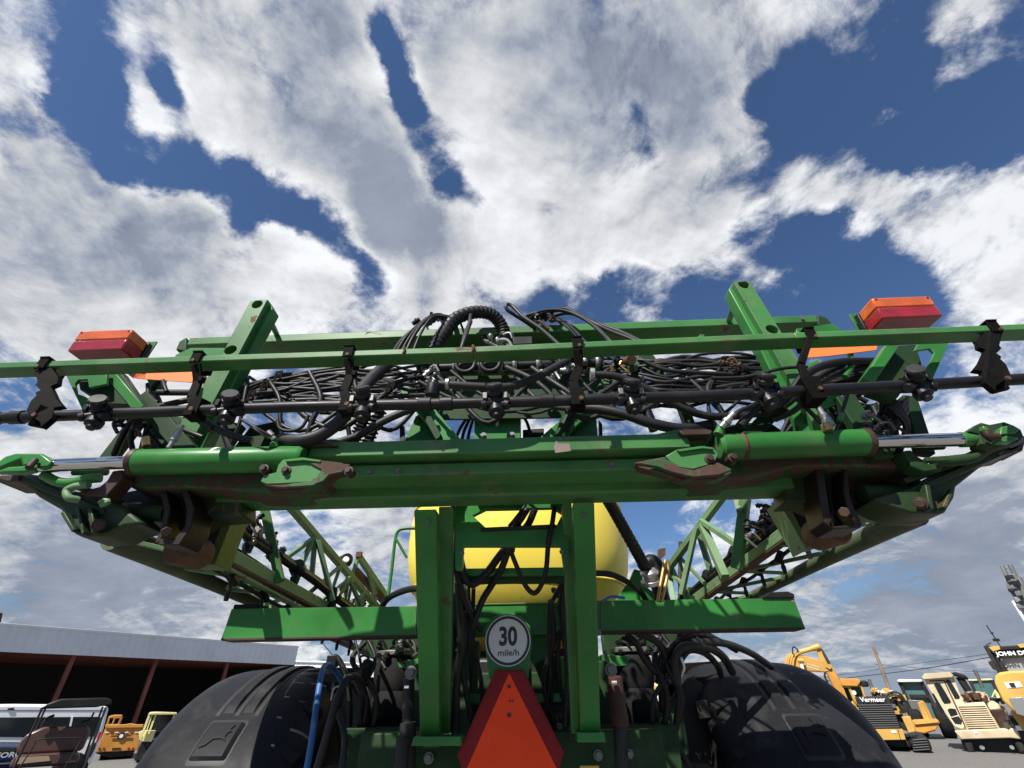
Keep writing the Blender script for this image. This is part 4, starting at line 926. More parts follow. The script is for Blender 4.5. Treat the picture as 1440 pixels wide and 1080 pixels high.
P_('axle_gusset', 'green', lambda b: [b.plate([(926, 1012), (934, 1008), (942, 1014), (944, 1040), (938, 1036), (926, 1018)], 2.9, .03), b.plate([(538, 1008), (556, 1008), (556, 1018), (540, 1020)], 2.9, .03)], bevel=.003)
P_('mud_flap', 'steel_dull', lambda b: [b.plate([(905, 1000), (906, 1028), (914, 1054), (896, 1054), (900, 1020)], 3.0, .01), b.plate([(526, 1045), (540, 1035), (550, 1050), (550, 1062), (530, 1060)], 2.9, .01)], bevel=.001)

# ---- wheels under big black fenders
def wheel(side):
    x0, x1 = side * 1.05, side * 1.50; yc, zc, R = 3.70, .95, .95; n = 48
    b = MB(); prof = [(0, .62), (0, .80), (.10, .90), (.25, .935), (.5, .94), (.75, .935), (.9, .90), (1, .80), (1, .62)]
    b.prof(Vector((x0, yc, zc)), Vector((x1, yc, zc)), prof, n)
    for k in range(24):
        for h in (0, 1):
            a = 2 * math.pi * (k + .5 * h) / 24
            p = Vector((x0 + (x1 - x0) * (.27 if h else .73), yc + math.sin(a) * .955, zc + math.cos(a) * .955)); t = Vector((0, math.cos(a), -math.sin(a)))
            b.bar(p - t * .05 - Vector((x1 - x0, 0, 0)) * (.24 * (1 if h else -1)), p + t * .05 + Vector((x1 - x0, 0, 0)) * (.24 * (1 if h else -1)), .045, .05, (0, math.sin(a), math.cos(a)))
    w = b.build('wheel', 'rubber', SP, 0, label='rear tyre on the %s' % ('left' if side < 0 else 'right'))
    b = MB(); b.prof(Vector((x0 + side * .02, yc, zc)), Vector((x1 - side * .02, yc, zc)), [(0, .62), (.05, .60), (.3, .52), (.35, .2), (.65, .2), (.7, .52), (.95, .6), (1, .62)], 40)
    b.build('rim', 'cat_yellow', w, 0)
def fender(side):
    yc, zc, R = 3.68, .93, .995; Xi, Xo = 1.03, (1.93 if side < 0 else 1.87); na, nx = 56, 26
    a0, a1 = R_(-95), R_(70)                   # angle from straight up; negative is the rear
    def surf(a, u, lift=0.0):
        # u 0 (inner) .. 1 (outer); crowned section with a slight waist at the rear
        e = abs(2 * u - 1); r = R - .085 * e ** 7 - .012 * e * e + lift
        wn = 1 - .10 * max(0, -math.degrees(a) - 40) / 55
        xm = (Xi + Xo) / 2; x = xm + (u - .5) * (Xo - Xi) * wn
        return Vector((side * x, yc + math.sin(a) * r, zc + math.cos(a) * r))
    b = MB(); vs = []
    for i in range(na + 1):
        a = a0 + (a1 - a0) * i / na
        for j in range(nx + 1): vs.append(surf(a, j / nx))
    m_ = len(vs)
    for i in range(na + 1):
        a = a0 + (a1 - a0) * i / na
        for j in range(nx + 1): vs.append(surf(a, j / nx, -.014))
    W_ = nx + 1; fs = []
    for i in range(na):
        for j in range(nx):
            k = i * W_ + j; fs += [(k, k + 1, k + W_ + 1, k + W_), (m_ + k, m_ + k + W_, m_ + k + W_ + 1, m_ + k + 1)]
    for i in range(na):
        for j in (0, nx):
            k = i * W_ + j; fs.append((k, k + W_, m_ + k + W_, m_ + k))
    for j in range(nx):
        for i in (0, na):
            k = i * W_ + j; fs.append((k, k + 1, m_ + k + 1, m_ + k))
    b.add(vs, fs)
    f = b.build('wheel_fender', 'fender', SP, 0, ang=50, label='black plastic fender over the %s wheel' % ('left' if side < 0 else 'right'))
    # raised rib pair between three grooves, stopping at the badge
    def strip(u0, u1, d0, d1, lift, mt, nm, th=.010, n=26, tap=0.0):
        b = MB(); vs = []
        for i in range(n + 1):
            a = R_(d0 + (d1 - d0) * i / n)
            t = min(1, min(i, n - i) / 1.5)
            for u, l in ((u0, -.004), (u0 + (u1 - u0) * .12, lift * t), (u1 - (u1 - u0) * .12, lift * t), (u1, -.004)): vs.append(surf(a, u, l))
        fs = [(i * 4 + j, i * 4 + j + 1, i * 4 + j + 5, i * 4 + j + 4) for i in range(n) for j in range(3)] + [(0, 1, 2, 3), (n * 4 + 3, n * 4 + 2, n * 4 + 1, n * 4)]
        b.add(vs, fs); return b.build(nm, mt, f, 0, ang=30)
    ui = .5; g = .016
    for uc in (.40, .52, .64): strip(uc - g, uc + g, -41, 12, .0022, 'fender_groove', 'groove')
    strip(.42, .50, -40, 11, .016, 'fender', 'raised_rib'); strip(.54, .62, -40, 11, .016, 'fender', 'raised_rib')
    strip(.40, .66, -56, -42.5, .004, 'fender_groove', 'badge_recess'); strip(.415, .645, -55, -43.5, .018, 'fender', 'badge_panel')
    for uc in (.44, .58): strip(uc, uc + .02, -92, -58, .004, 'fender_groove', 'groove')
    # embossed outline ring and leaping-animal mark on the badge
    def emb(poly, lift0, lift1, nm):
        b = MB(); top = [surf(R_(-49.3 + y * 4.2), .53 + x * .085, lift1) for x, y in poly]; bot = [surf(R_(-49.3 + y * 4.2), .53 + x * .085, lift0) for x, y in poly]
        l2 = [Vector((x, y, 0)) for x, y in poly]; tri = geometry.tessellate_polygon([l2]); n = len(poly)
        b.add(top + bot, [tuple(t) for t in tri] + [(i, (i + 1) % n, (i + 1) % n + n, i + n) for i in range(n)]); b.build(nm, 'fender', f, 0, ang=30)
    mark = [(-.75, .1), (-.45, .3), (-.1, .22), (.25, .35), (.35, .7), (.2, .95), (.5, .75), (.75, .9), (.6, .6), (.8, .42), (.6, .38), (.5, .1), (.75, -.25), (.45, -.1), (.2, -.05), (-.2, -.1), (-.5, -.5), (-.85, -.65), (-.6, -.3), (-.65, -.05)]
    mark = [(x * (side), y) for x, y in mark]
    emb(mark, .015, .024, 'badge_emblem')
wheel(-1); wheel(1); fender(-1); fender(1)
P_('fender_stay', 'mach_black', lambda b: [b.tube([at(440, 1000, 3.0), at(445, 975, 3.0), at(448, 955, 3.0)], .01, 8, 3), b.bar(at(985, 985, 3.1), at(992, 1010, 3.1), .06, .02, (0, 1, 0))], bevel=.002)
P_('inner_wheel_guard', 'mach_black', lambda b: [b.plate([(478, 1085), (470, 1010), (490, 965), (520, 960), (530, 1085)], 3.25, .06), b.plate([(935, 1085), (940, 990), (970, 950), (990, 960), (1010, 1085)], 3.25, .06)], bevel=.02)
# underbody mass that closes the view under the tank
P_('chassis_frame', 'green_dark', lambda b: [b.box((-.42, 5.0, 1.75), (.16, 4.4, .30)), b.box((.42, 5.0, 1.75), (.16, 4.4, .30)), b.box((0, 3.3, 1.72), (1.0, .2, .3)), b.box((0, 4.0, 1.2), (1.3, .9, .5))], bevel=.01)
P_('engine_block', 'mach_black', lambda b: [b.box((0, 4.6, 1.72), (.9, 1.2, .55)), b.box((0, 3.0, 1.35), (1.9, .3, .25)), b.box((-.1, 6.0, 1.9), (1.4, 1.6, .7))], bevel=.03)
P_('tank_cradle', 'green_dark', lambda b: [b.plate([(470 + 35, 893), (600, 890), (600, 935), (560, 940), (520, 925)], 3.2, .05), b.plate([(845, 889), (960, 886), (940, 915), (900, 925), (850, 930)], 3.2, .05)], bevel=.01)
clutter(SP, 555, 915, 2.9, 9, 11, 36, 14); clutter(SP, 905, 908, 2.9, 9, 12, 36, 14); clutter(SP, 640, 1000, 2.75, 8, 13, 12, 40, ('mach_black', 'steel_dull')); clutter(SP, 795, 1010, 2.75, 8, 14, 12, 35, ('mach_black', 'steel_dull'))
clutter(SP, 645, 870, 2.5, 6, 15, 12, 40, ('mach_black', 'hose')); clutter(SP, 790, 860, 2.5, 5, 16, 10, 40, ('mach_black', 'hose'))
P_('spring_saddle', 'green', lambda b: b.plate([(862, 850), (868, 840), (886, 815), (892, 800), (903, 803), (905, 822), (926, 838), (932, 848)], 2.75, .05), bevel=.004)
# ---- tower between the bars
P_('valve_panel', 'green_dark', lambda b: b.plate([(590, 530), (846, 525), (846, 586), (588, 590)], 1.78, .012), bevel=.002)
P_('centre_column', 'green', lambda b: b.plate([(667, 560), (732, 558), (732, 700), (667, 700)], 1.82, .10), bevel=.004)
P_('tower_side', 'green', lambda b: b.plate([(568, 700), (568, 622), (584, 586), (600, 574), (618, 584), (640, 640), (640, 700)], 1.80, .02), bevel=.002)
P_('tower_side', 'green', lambda b: b.plate([(765, 700), (764, 640), (795, 590), (838, 580), (843, 640), (843, 700)], 1.80, .02), bevel=.002)
P_('tower_brace', 'green', lambda b: [b.bar(at(594, 572, 1.76), at(646, 636, 1.76), .07, .03, (0, 1, 0)), b.bar(at(826, 572, 1.76), at(760, 632, 1.76), .07, .03, (0, 1, 0))], bevel=.003)
P_('tower_brace', 'green_dark', lambda b: [b.bar(at(600, 585, 1.72), at(618, 618, 1.72), .03, .03, (0, 1, 0)), b.cyl(at(800, 588, 1.7), at(780, 640, 1.7), .03)], bevel=.002)
P_('tower_edge', 'hose', lambda b: [b.plate([(562, 600), (568, 598), (570, 640), (562, 640)], 1.84, .02), b.plate([(842, 590), (847, 596), (848, 640), (843, 640)], 1.84, .02)], bevel=.002)
P_('control_box', 'mach_black', lambda b: [b.plate([(735, 604), (765, 602), (765, 640), (735, 640)], 1.95, .05)], bevel=.003)
# valve row behind the rail
vr = P_('valve_manifold', 'plastic', lambda b: b.cyl(at(600, 518, 1.73), at(846, 510, 1.73), .020, 16), bevel=0)
def clamps(b):
    for x in (612, 640, 676, 704, 724, 757, 790, 822, 840):
        y = 518 - (x - 600) * .033; p = at(x, y, 1.73)
        b.prof(p + Vector((-.010, 0, 0)), p + Vector((.010, 0, 0)), [(0, .032), (.5, .038), (1, .032)], 20)
P_('pipe_clamp', 'steel', clamps, vr, .001)
def rings(b):
    for x in (655, 690, 602, 800):
        y = 516 - (x - 600) * .033; p = at(x, y, 1.70)
        b.tube([p + Vector((math.cos(t) * .042, -.01, math.sin(t) * .042)) for t in [math.pi * k / 6 for k in range(13)]], .011, 10, 2)
P_('valve_ring', 'hose', rings, vr, 0)
P_('solenoid', 'plastic', lambda b: [b.prof(at(607, 558, 1.30), at(611, 536, 1.30), [(0, .022), (.25, .024), (.7, .024), (.75, .017), (1, .015)], 18), b.box(at(735, 484, 1.7), (.09, .06, .045))], bevel=.003)
P_('hose_clamp', 'steel', lambda b: [b.cyl(at(627, 540, 1.32), at(632, 540, 1.32), .020, 16), b.cyl(at(830, 527, 1.45), at(836, 527, 1.45), .026, 16)], bevel=.001)
clutter(SP, 620, 535, 1.6, 6, 21, 25, 14, ('steel', 'plastic')); clutter(SP, 780, 520, 1.65, 6, 22, 26, 8, ('steel', 'plastic')); clutter(SP, 870, 515, 1.6, 4, 23, 14, 10, ('plastic', 'brass'))
clutter(SP, 690, 478, 1.8, 6, 24, 24, 4, ('steel', 'plastic')); clutter(SP, 760, 452, 1.9, 5, 25, 26, 5, ('plastic', 'rust')); clutter(SP, 600, 452, 1.9, 4, 26, 12, 5, ('plastic', 'hose'))
clutter(SP, 1040, 515, 1.5, 4, 27, 26, 8, ('plastic', 'rust')); clutter(SP, 1230, 600, 1.5, 7, 28, 22, 18, ('plastic', 'hose', 'steel_dull')); clutter(SP, 185, 590, 1.5, 6, 29, 20, 20, ('plastic', 'hose', 'rust'))
P_('mounting_lug', 'rust', lambda b: [b.cyl(at(882, 508, 1.6), at(888, 506, 1.5), .02), b.plate([(884, 505), (894, 505), (892, 522), (886, 520)], 1.6, .01), b.plate([(918, 505), (930, 503), (930, 518)], 1.6, .01)], bevel=.001)
P_('green_tab', 'green', lambda b: [b.plate([(842, 540), (858, 530), (872, 530), (880, 545), (846, 552)], 1.72, .02), b.plate([(880, 508), (896, 506), (898, 516), (888, 524)], 1.62, .02), b.plate([(848, 520), (860, 511), (866, 516), (862, 535), (846, 536)], 1.75, .02), b.plate([(562, 545), (572, 542), (586, 552), (582, 560), (566, 556)], 1.72, .02), b.plate([(982, 475), (984, 470), (990, 470), (992, 475), (988, 482)], 1.5, .02)], bevel=.002)

# ---- cross struts behind the pipe, both sides
def struts(L, mt, w=.045, nm='frame_strut'):
    for a in L: P_(nm, mt, lambda b: b.bar(at(*a[:3]), at(*a[3:6]), a[6] if len(a) > 6 else w, .04, (0, 1, 0)), bevel=.003)
struts([(150, 650, 1.62, 196, 590, 1.62, .05), (330, 596, 1.75, 300, 640, 1.75, .10), (340, 530, 1.8, 360, 560, 1.8, .03), (1275, 560, 1.6, 1300, 640, 1.6, .05), (905, 500, 1.7, 950, 560, 1.7, .06), (955, 560, 1.75, 985, 640, 1.75, .04)], 'green_dark')
struts([(1185, 560, 1.5, 1240, 648, 1.5, .07), (200, 560, 1.5, 270, 640, 1.5, .06), (1105, 560, 1.75, 1030, 640, 1.75, .06)], 'green_dark')
P_('frame_plate', 'green_dark', lambda b: [b.plate([(192, 640), (205, 590), (240, 585), (300, 590), (290, 640)], 1.62, .02), b.plate([(320, 640), (352, 600), (398, 590), (388, 640)], 1.8, .02), b.plate([(1150, 640), (1166, 580), (1260, 560), (1268, 640)], 1.66, .02), b.plate([(1000, 600), (1080, 592), (1150, 640), (1000, 640)], 1.8, .02)], bevel=.002)
P_('frame_plate', 'green', lambda b: [b.plate([(1148, 560), (1165, 545), (1180, 552), (1182, 566), (1160, 575)], 1.5, .02), b.plate([(1120, 520), (1150, 505), (1162, 520), (1135, 548)], 1.72, .02), b.plate([(205, 530), (232, 528), (228, 545), (214, 552)], 1.6, .02)], bevel=.002)
P_('rear_rod', 'plastic', lambda b: [b.tube([at(840, 545, 1.66), at(1000, 542, 1.66), at(1140, 540, 1.66)], .010, 8, 2), b.tube([at(300, 570, 1.66), at(440, 560, 1.66), at(600, 556, 1.66)], .010, 8, 2)], bevel=0)

# ---- hoses (each one a hose of the machine)
def corr(t):  return 1 + .07 * math.sin(t * 2 * math.pi * 24)
# large corrugated suction hose arching over the top beam
b = MB(); b.tube([at(607, 496, 1.72), at(622, 472, 1.74), at(640, 449, 1.78), at(668, 439, 1.82), at(692, 443, 1.86), at(706, 460, 1.9), at(710, 480, 1.92)], .034, 14, 26, rf=lambda t: 1 + .06 * math.sin(t * 2 * math.pi * 26))
b.build('corrugated_hose', 'hose', SP, 0, ang=80)
b = MB(); b.tube([at(838, 676, 1.8), at(853, 700, 2.1), at(870, 730, 2.25), (at(895, 775, 2.35)), at(912, 806, 2.45)], .028, 14, 22, rf=lambda t: 1 + .05 * math.sin(t * 2 * math.pi * 28)); b.build('corrugated_hose', 'hose', SP, 0, ang=80)
P_('hose_end_fitting', 'steel', lambda b: [b.prof(at(912, 800, 2.42), at(917, 822, 2.45), [(0, .03), (.2, .045), (.35, .045), (.36, .035), (.7, .035), (.72, .05), (1, .05)], 20)], bevel=.002)
P_('hose_end_elbow', 'plastic', lambda b: [b.tube([at(905, 802, 2.5), at(915, 790, 2.5), at(924, 798, 2.5), at(924, 815, 2.5), at(932, 845, 2.5)], .038, 14, 5)], bevel=0)
P_('wire_guard', 'brass', lambda b: [b.tube([at(925, 846, 2.4), at(930, 815, 2.4), at(936, 788, 2.4), at(940, 800, 2.4), at(934, 830, 2.4), at(930, 846, 2.4)], .008, 8, 4), b.tube([at(928, 830, 2.41), at(938, 797, 2.41)], .005, 6, 1)], bevel=0)
P_('tip_plate', 'rust', lambda b: [b.plate([(926, 772), (936, 770), (936, 780), (926, 790)], 3.4, .03)], bevel=.002)
P_('marker_pole', 'brown', lambda b: [b.cyl(at(957, 762, 4.0), at(956, 850, 4.0), .016)], bevel=0)
H = hose
# thin lines over the top, left of centre
for i, (x0, y0, xm, ym, x1) in enumerate([(556, 492, 590, 456, 606), (563, 492, 596, 452, 612), (570, 491, 600, 450, 616), (580, 491, 608, 446, 624), (550, 494, 584, 462, 604)]):
    H([(x0, y0 + 6, 1.6), ((x0 + xm) / 2 - 2, (y0 + ym) / 2, 1.62), (xm, ym, 1.66), (x1 + 4, 443 + i, 1.74), (x1 + 20, 446 + i, 1.85), (x1 + 30, 470, 1.95)], 3.6 if i % 2 else 4.6)
H([(655, 470, 1.75), (662, 452, 1.75), (654, 470, 1.72), (650, 486, 1.7)], 6, 'hose_dusty')
H([(648, 492, 1.66), (655, 472, 1.68), (660, 455, 1.75), (662, 440, 1.8)], 5.5, 'hose_dusty')
# loop right of centre
H([(752, 462, 1.9), (738, 452, 1.8), (722, 442, 1.72), (712, 434, 1.7), (714, 427.5, 1.7), (722, 432, 1.7), (735, 445, 1.68), (760, 462, 1.62), (785, 484, 1.55), (800, 498, 1.5)], 5, 'hose_dusty')
for i, pts in enumerate([
 [(742, 450, 1.9), (760, 438, 1.8), (790, 436, 1.72), (820, 448, 1.66), (845, 468, 1.6), (858, 484, 1.55)],
 [(745, 448, 1.9), (775, 437, 1.8), (808, 441, 1.72), (838, 460, 1.66), (862, 484, 1.6)],
 [(760, 445, 1.9), (792, 434, 1.8), (820, 446, 1.75), (850, 462, 1.7), (900, 482, 1.6)],
 [(766, 448, 1.92), (800, 440, 1.85), (830, 452, 1.8), (870, 466, 1.75), (902, 481, 1.66)],
 [(765, 446, 1.9), (790, 450, 1.8), (805, 462, 1.7), (828, 486, 1.6)],
 [(750, 446, 1.95), (775, 446, 1.85), (796, 458, 1.75), (818, 480, 1.65)],
 [(740, 444, 1.9), (756, 440, 1.88), (776, 444, 1.86), (790, 455, 1.9)]]):
    H(pts, (4, 5, 5.5, 6, 4, 4.5, 5)[i], 'hose_dusty' if i % 2 else 'hose')
# big hoses under the rail
H([(560, 500, 1.62), (545, 512, 1.55), (520, 535, 1.48), (500, 560, 1.42), (480, 590, 1.42), (450, 612, 1.42), (420, 620, 1.42), (395, 618, 1.44)], 19, 'hose_dusty')
H([(620, 565, 1.5), (580, 575, 1.5), (540, 592, 1.5), (505, 612, 1.5), (470, 624, 1.5)], 11, 'hose_dusty')
H([(610, 540, 1.32), (640, 541.5, 1.32), (680, 544, 1.33), (720, 543, 1.34), (755, 530, 1.36), (785, 514, 1.42), (810, 500, 1.5)], 11.5, 'hose_dusty')
H([(834, 527, 1.45), (865, 529, 1.45), (900, 542, 1.46), (940, 564, 1.48), (975, 580, 1.5), (1010, 586, 1.52), (1060, 582, 1.52), (1100, 572, 1.5), (1150, 530, 1.5), (1185, 512, 1.5)], 11, 'hose_dusty')
H([(800, 574, 1.55), (840, 575, 1.52), (880, 583, 1.5), (915, 595, 1.5), (960, 603, 1.52), (1000, 597, 1.55)], 15, 'hose_dusty')
H([(900, 560, 1.6), (910, 580, 1.6), (920, 605, 1.6)], 14)
H([(1075, 580, 1.42), (1105, 560, 1.42), (1135, 525, 1.42), (1175, 510, 1.45), (1230, 508, 1.5)], 12, 'hose')
H([(1090, 590, 1.46), (1120, 575, 1.46), (1155, 540, 1.46), (1195, 520, 1.5), (1240, 515, 1.5)], 8, 'hose_dusty')
H([(1030, 588, 1.38), (1040, 578, 1.38), (1055, 572, 1.38), (1075, 562, 1.4), (1100, 560, 1.45)], 7, 'hose')
H([(1040, 600, 1.4), (1062, 575, 1.42), (1085, 568, 1.45), (1105, 580, 1.5)], 12, 'hose')
H([(1120, 560, 1.4), (1150, 590, 1.42), (1160, 600, 1.43)], 6, 'hose')
H([(280, 585, 1.4), (300, 600, 1.42), (325, 612, 1.44), (355, 620, 1.46)], 10, 'hose_dusty')
H([(263, 575, 1.4), (280, 588, 1.4), (300, 603, 1.42)], 13, 'hose')
H([(340, 590, 1.36), (360, 602, 1.36), (380, 613, 1.38)], 4.5, 'hose_dusty')
H([(344, 593, 1.36), (362, 606, 1.36), (378, 617, 1.38)], 3, 'hose_dusty')
H([(390, 590, 1.5), (394, 603, 1.5), (410, 606, 1.5), (425, 600, 1.5), (434, 584, 1.5)], 5, 'hose')
H([(160, 640, 1.6), (180, 600, 1.55), (205, 578, 1.5), (240, 568, 1.5), (300, 555, 1.55)], 9, 'hose')
H([(188, 640, 1.55), (184, 612, 1.5), (196, 592, 1.5), (225, 590, 1.5), (260, 605, 1.5), (285, 615, 1.5)], 7, 'hose')
H([(200, 640, 1.5), (204, 610, 1.5), (214, 595, 1.5)], 6, 'hose')
H([(208, 540, 1.5), (210, 560, 1.5), (222, 566, 1.5)], 6, 'hose')
H([(229, 535, 1.45), (234, 551, 1.45)], 6, 'hose'); H([(222, 552, 1.47), (275, 552, 1.47)], 9, 'hose_dusty')
# horizontal bundles
for i in range(8):
    y = 524 + i * 6.2; rnd = random.Random(i)
    H([(262 + i * 4, 590 - i * 3 + 8, 1.62), (305, 572 - i * 1.5, 1.6), (355, y + 14 - i + rnd.uniform(-6, 6), 1.6), (400, y + 4 + rnd.uniform(-9, 9), 1.6), (450, y + 1 + rnd.uniform(-10, 10), 1.6), (490, y + rnd.uniform(-10, 10), 1.6), (535, y - 2 + rnd.uniform(-11, 11), 1.62), (575, y - 8 + i * 2, 1.65), (600, y - 12 + i * 2.2, 1.7)], 4.2 + (i % 3), 'hose_dusty' if i % 2 else 'hose', sm=4)
for i in range(9):
    y = 502 + i * 6.0; rnd = random.Random(40 + i)
    H([(850, y - 4, 1.7), (890, y + rnd.uniform(-9, 9), 1.64), (935, y + 6 + rnd.uniform(-10, 10), 1.6), (985, y + 5 + rnd.uniform(-9, 9), 1.6), (1040, y - 1 + rnd.uniform(-9, 9), 1.6), (1085, y - 2 + rnd.uniform(-8, 8), 1.6), (1110, y - i * 2.2 + 12, 1.6), (1150, 524 + i * 3, 1.58), (1215, 512 + i * 4, 1.55)], 4 + (i % 3), 'hose_dusty' if i % 2 else 'hose', sm=4)
H([(905, 508, 1.5), (935, 520, 1.5), (980, 524, 1.5), (1030, 526, 1.5)], 6, 'hose_dusty')
H([(1000, 532, 1.5), (1050, 530, 1.5), (1100, 518, 1.5), (1135, 516, 1.5)], 5, 'hose_dusty')
for i in range(15):
    rnd = random.Random(200 + i); y = rnd.uniform(520, 585)
    H([(270 + rnd.uniform(-20, 30), 600 + rnd.uniform(-20, 20), 1.75), (330, (y + 590) / 2 + rnd.uniform(-10, 8), 1.74), (400, y + rnd.uniform(-8, 8), 1.72), (470, y + rnd.uniform(-12, 12), 1.72), (530, y + rnd.uniform(-14, 10), 1.74), (590 + rnd.uniform(-15, 15), 525 + rnd.uniform(-6, 30), 1.76)], rnd.uniform(4, 7.5), 'hose', sm=4)
for i in range(15):
    rnd = random.Random(300 + i); y = rnd.uniform(505, 575)
    H([(845 + rnd.uniform(-10, 15), 520 + rnd.uniform(-10, 40), 1.76), (900, y + rnd.uniform(-12, 12), 1.74), (960, y + rnd.uniform(-12, 10), 1.72), (1030, y + rnd.uniform(-8, 8), 1.72), (1090, y + rnd.uniform(-10, 12), 1.72), (1150, 545 + rnd.uniform(-25, 40), 1.72), (1220, 560 + rnd.uniform(-40, 40), 1.70)], rnd.uniform(4, 7.5), 'hose', sm=4)
for i in range(8):
    rnd = random.Random(400 + i); x = rnd.uniform(195, 560)
    H([(x, 520 + rnd.uniform(0, 30), 1.6), (x + rnd.uniform(-25, 25), 560, 1.58), (x + rnd.uniform(-30, 30), 595, 1.58), (x + rnd.uniform(-40, 40), 640, 1.6)], rnd.uniform(5, 9), 'hose', sm=5)
for i in range(8):
    rnd = random.Random(500 + i); x = rnd.uniform(960, 1270)
    H([(x, 505 + rnd.uniform(0, 30), 1.6), (x + rnd.uniform(-25, 25), 550, 1.58), (x + rnd.uniform(-30, 30), 590, 1.58), (x + rnd.uniform(-40, 40), 635, 1.6)], rnd.uniform(5, 9), 'hose', sm=5)
for i in range(14):                                       # loose loops hanging across the middle
    rnd = random.Random(900 + i); x = rnd.uniform(420, 1040); w = rnd.uniform(50, 120); y = 520 + rnd.uniform(-5, 20) - (x - 700) * .03
    H([(x - w, y, 1.66), (x - w * .6, y + rnd.uniform(20, 45), 1.6), (x, y + rnd.uniform(35, 75), 1.58), (x + w * .6, y + rnd.uniform(15, 45), 1.6), (x + w, y - 4, 1.66)], rnd.uniform(4.5, 9), 'hose' if i % 2 else 'hose_dusty', sm=5)
# cable clips on the bundles
def clip(x, y, D=1.52):
    P_('bundle_clip', 'holder', lambda b: b.plate([(x - 7, y + 8), (x - 2, y - 7), (x + 8, y - 8), (x + 4, y + 7)], D, .003, [[(x - 3, y + 5), (x + 0, y - 4), (x + 4, y - 5), (x + 2, y + 5)]]), bevel=0)
    P_('bundle_bolt', 'rust', lambda b: b.cyl(at(x, y, D + .01), at(x, y, D - .015), .008, 8), bevel=0)
for x, y in ((390, 529), (371, 542), (352, 556), (548, 544), (1017, 508), (1038, 520), (1060, 532)): clip(x, y)
# ports and rigid fittings on the cylinders
P_('cylinder_port', 'green', lambda b: [b.prof(at(385, 630, 1.41), at(387, 618, 1.41), [(0, .016), (.6, .013), (1, .010)], 10), b.prof(at(1010, 612, 1.41), at(1014, 600, 1.41), [(0, .018), (.6, .014), (1, .014)], 10)], bevel=.001)
P_('steel_fitting', 'steel', lambda b: [b.prof(at(386, 618, 1.40), at(377, 607, 1.39), [(0, .009), (.4, .009), (.42, .012), (1, .010)], 10), b.prof(at(1014, 601, 1.40), at(1032, 582, 1.38), [(0, .011), (.35, .011), (.36, .015), (.55, .015), (.56, .011), (1, .012)], 12),
     b.prof(at(1168, 600, 1.40), at(1146, 566, 1.40), [(0, .016), (.3, .016), (.31, .012), (.5, .014), (.51, .010), (1, .009)], 12), b.prof(at(237, 630, 1.42), at(258, 598, 1.42), [(0, .008), (.3, .008), (.32, .013), (.7, .013), (.72, .007), (1, .006)], 12)], bevel=.0005)
P_('brass_fitting', 'brass', lambda b: [b.prof(at(1165, 606, 1.39), at(1160, 596, 1.39), [(0, .016), (.5, .018), (1, .015)], 8), b.cyl(at(205, 616, 1.45), at(206, 628, 1.45), .014, 8)], bevel=.001)
H([(1172, 618, 1.42), (1184, 580, 1.42), (1192, 555, 1.42)], 5, 'hose_dusty')
P_('teal_sleeve', 'green_worn', lambda b: b.cyl(at(1180, 592, 1.41), at(1184, 582, 1.41), .009, 12), bevel=0)
H([(1195, 495, 1.5), (1198, 512, 1.48), (1188, 530, 1.47)], 8, 'green', name='bent_green_rod')
# hanging loops at the right end, seen against the sky
for i in range(6):
    H([(1210 + i * 6, 590 - i * 6, 1.52), (1218 + i * 8, 606 - i * 2, 1.5), (1240 + i * 4, 612 - i * 3, 1.5), (1262 + i, 600 - i * 6, 1.5), (1276, 580 - i * 4, 1.52)], 5 + i % 2, 'hose_dusty' if i % 2 else 'hose', sm=5)
for i in range(5):
    H([(1212 + i * 9, 640, 1.56), (1218 + i * 8, 615, 1.54), (1232 + i * 6, 590, 1.52), (1240 + i * 7, 565, 1.5)], 5, 'hose', sm=4)
for i in range(3):
    H([(1250, 560 + 6 * i, 1.45), (1262 - i * 2, 570 + 4 * i, 1.45), (1275, 600, 1.48), (1262, 640, 1.55)], 9, 'hose', sm=4)
for i in range(3):
    H([(640 + i * 8, 640, 1.95), (643 + i * 8, 612, 1.95), (655 + i * 5, 590, 1.92), (668, 575, 1.9)], 4.5, 'hose', sm=5)
H([(730, 580, 1.9), (740, 592, 1.9), (746, 610, 1.9)], 4.5)
H([(700, 600, 1.75), (699, 570, 1.74)], 6, 'mach_black')
# perforated/coiled springs left of centre
for x0, y0, x1, y1 in ((500, 622, 512, 590), (518, 628, 532, 585)):
    b = MB(); A, B = at(x0 - 6, y0 + 8, 1.62), at(x1 + 4, y1 - 8, 1.58); b.cyl(A, B, .018, 12)
    ax = (B - A); u = ax.orthogonal().normalized(); w = ax.normalized().cross(u)
    b.tube([A + ax * (k / 72) + (u * math.cos(k * .9) + w * math.sin(k * .9)) * .023 for k in range(73)], .0045, 6, 1)
    b.build('coil_guard', 'plastic', SP, 0)
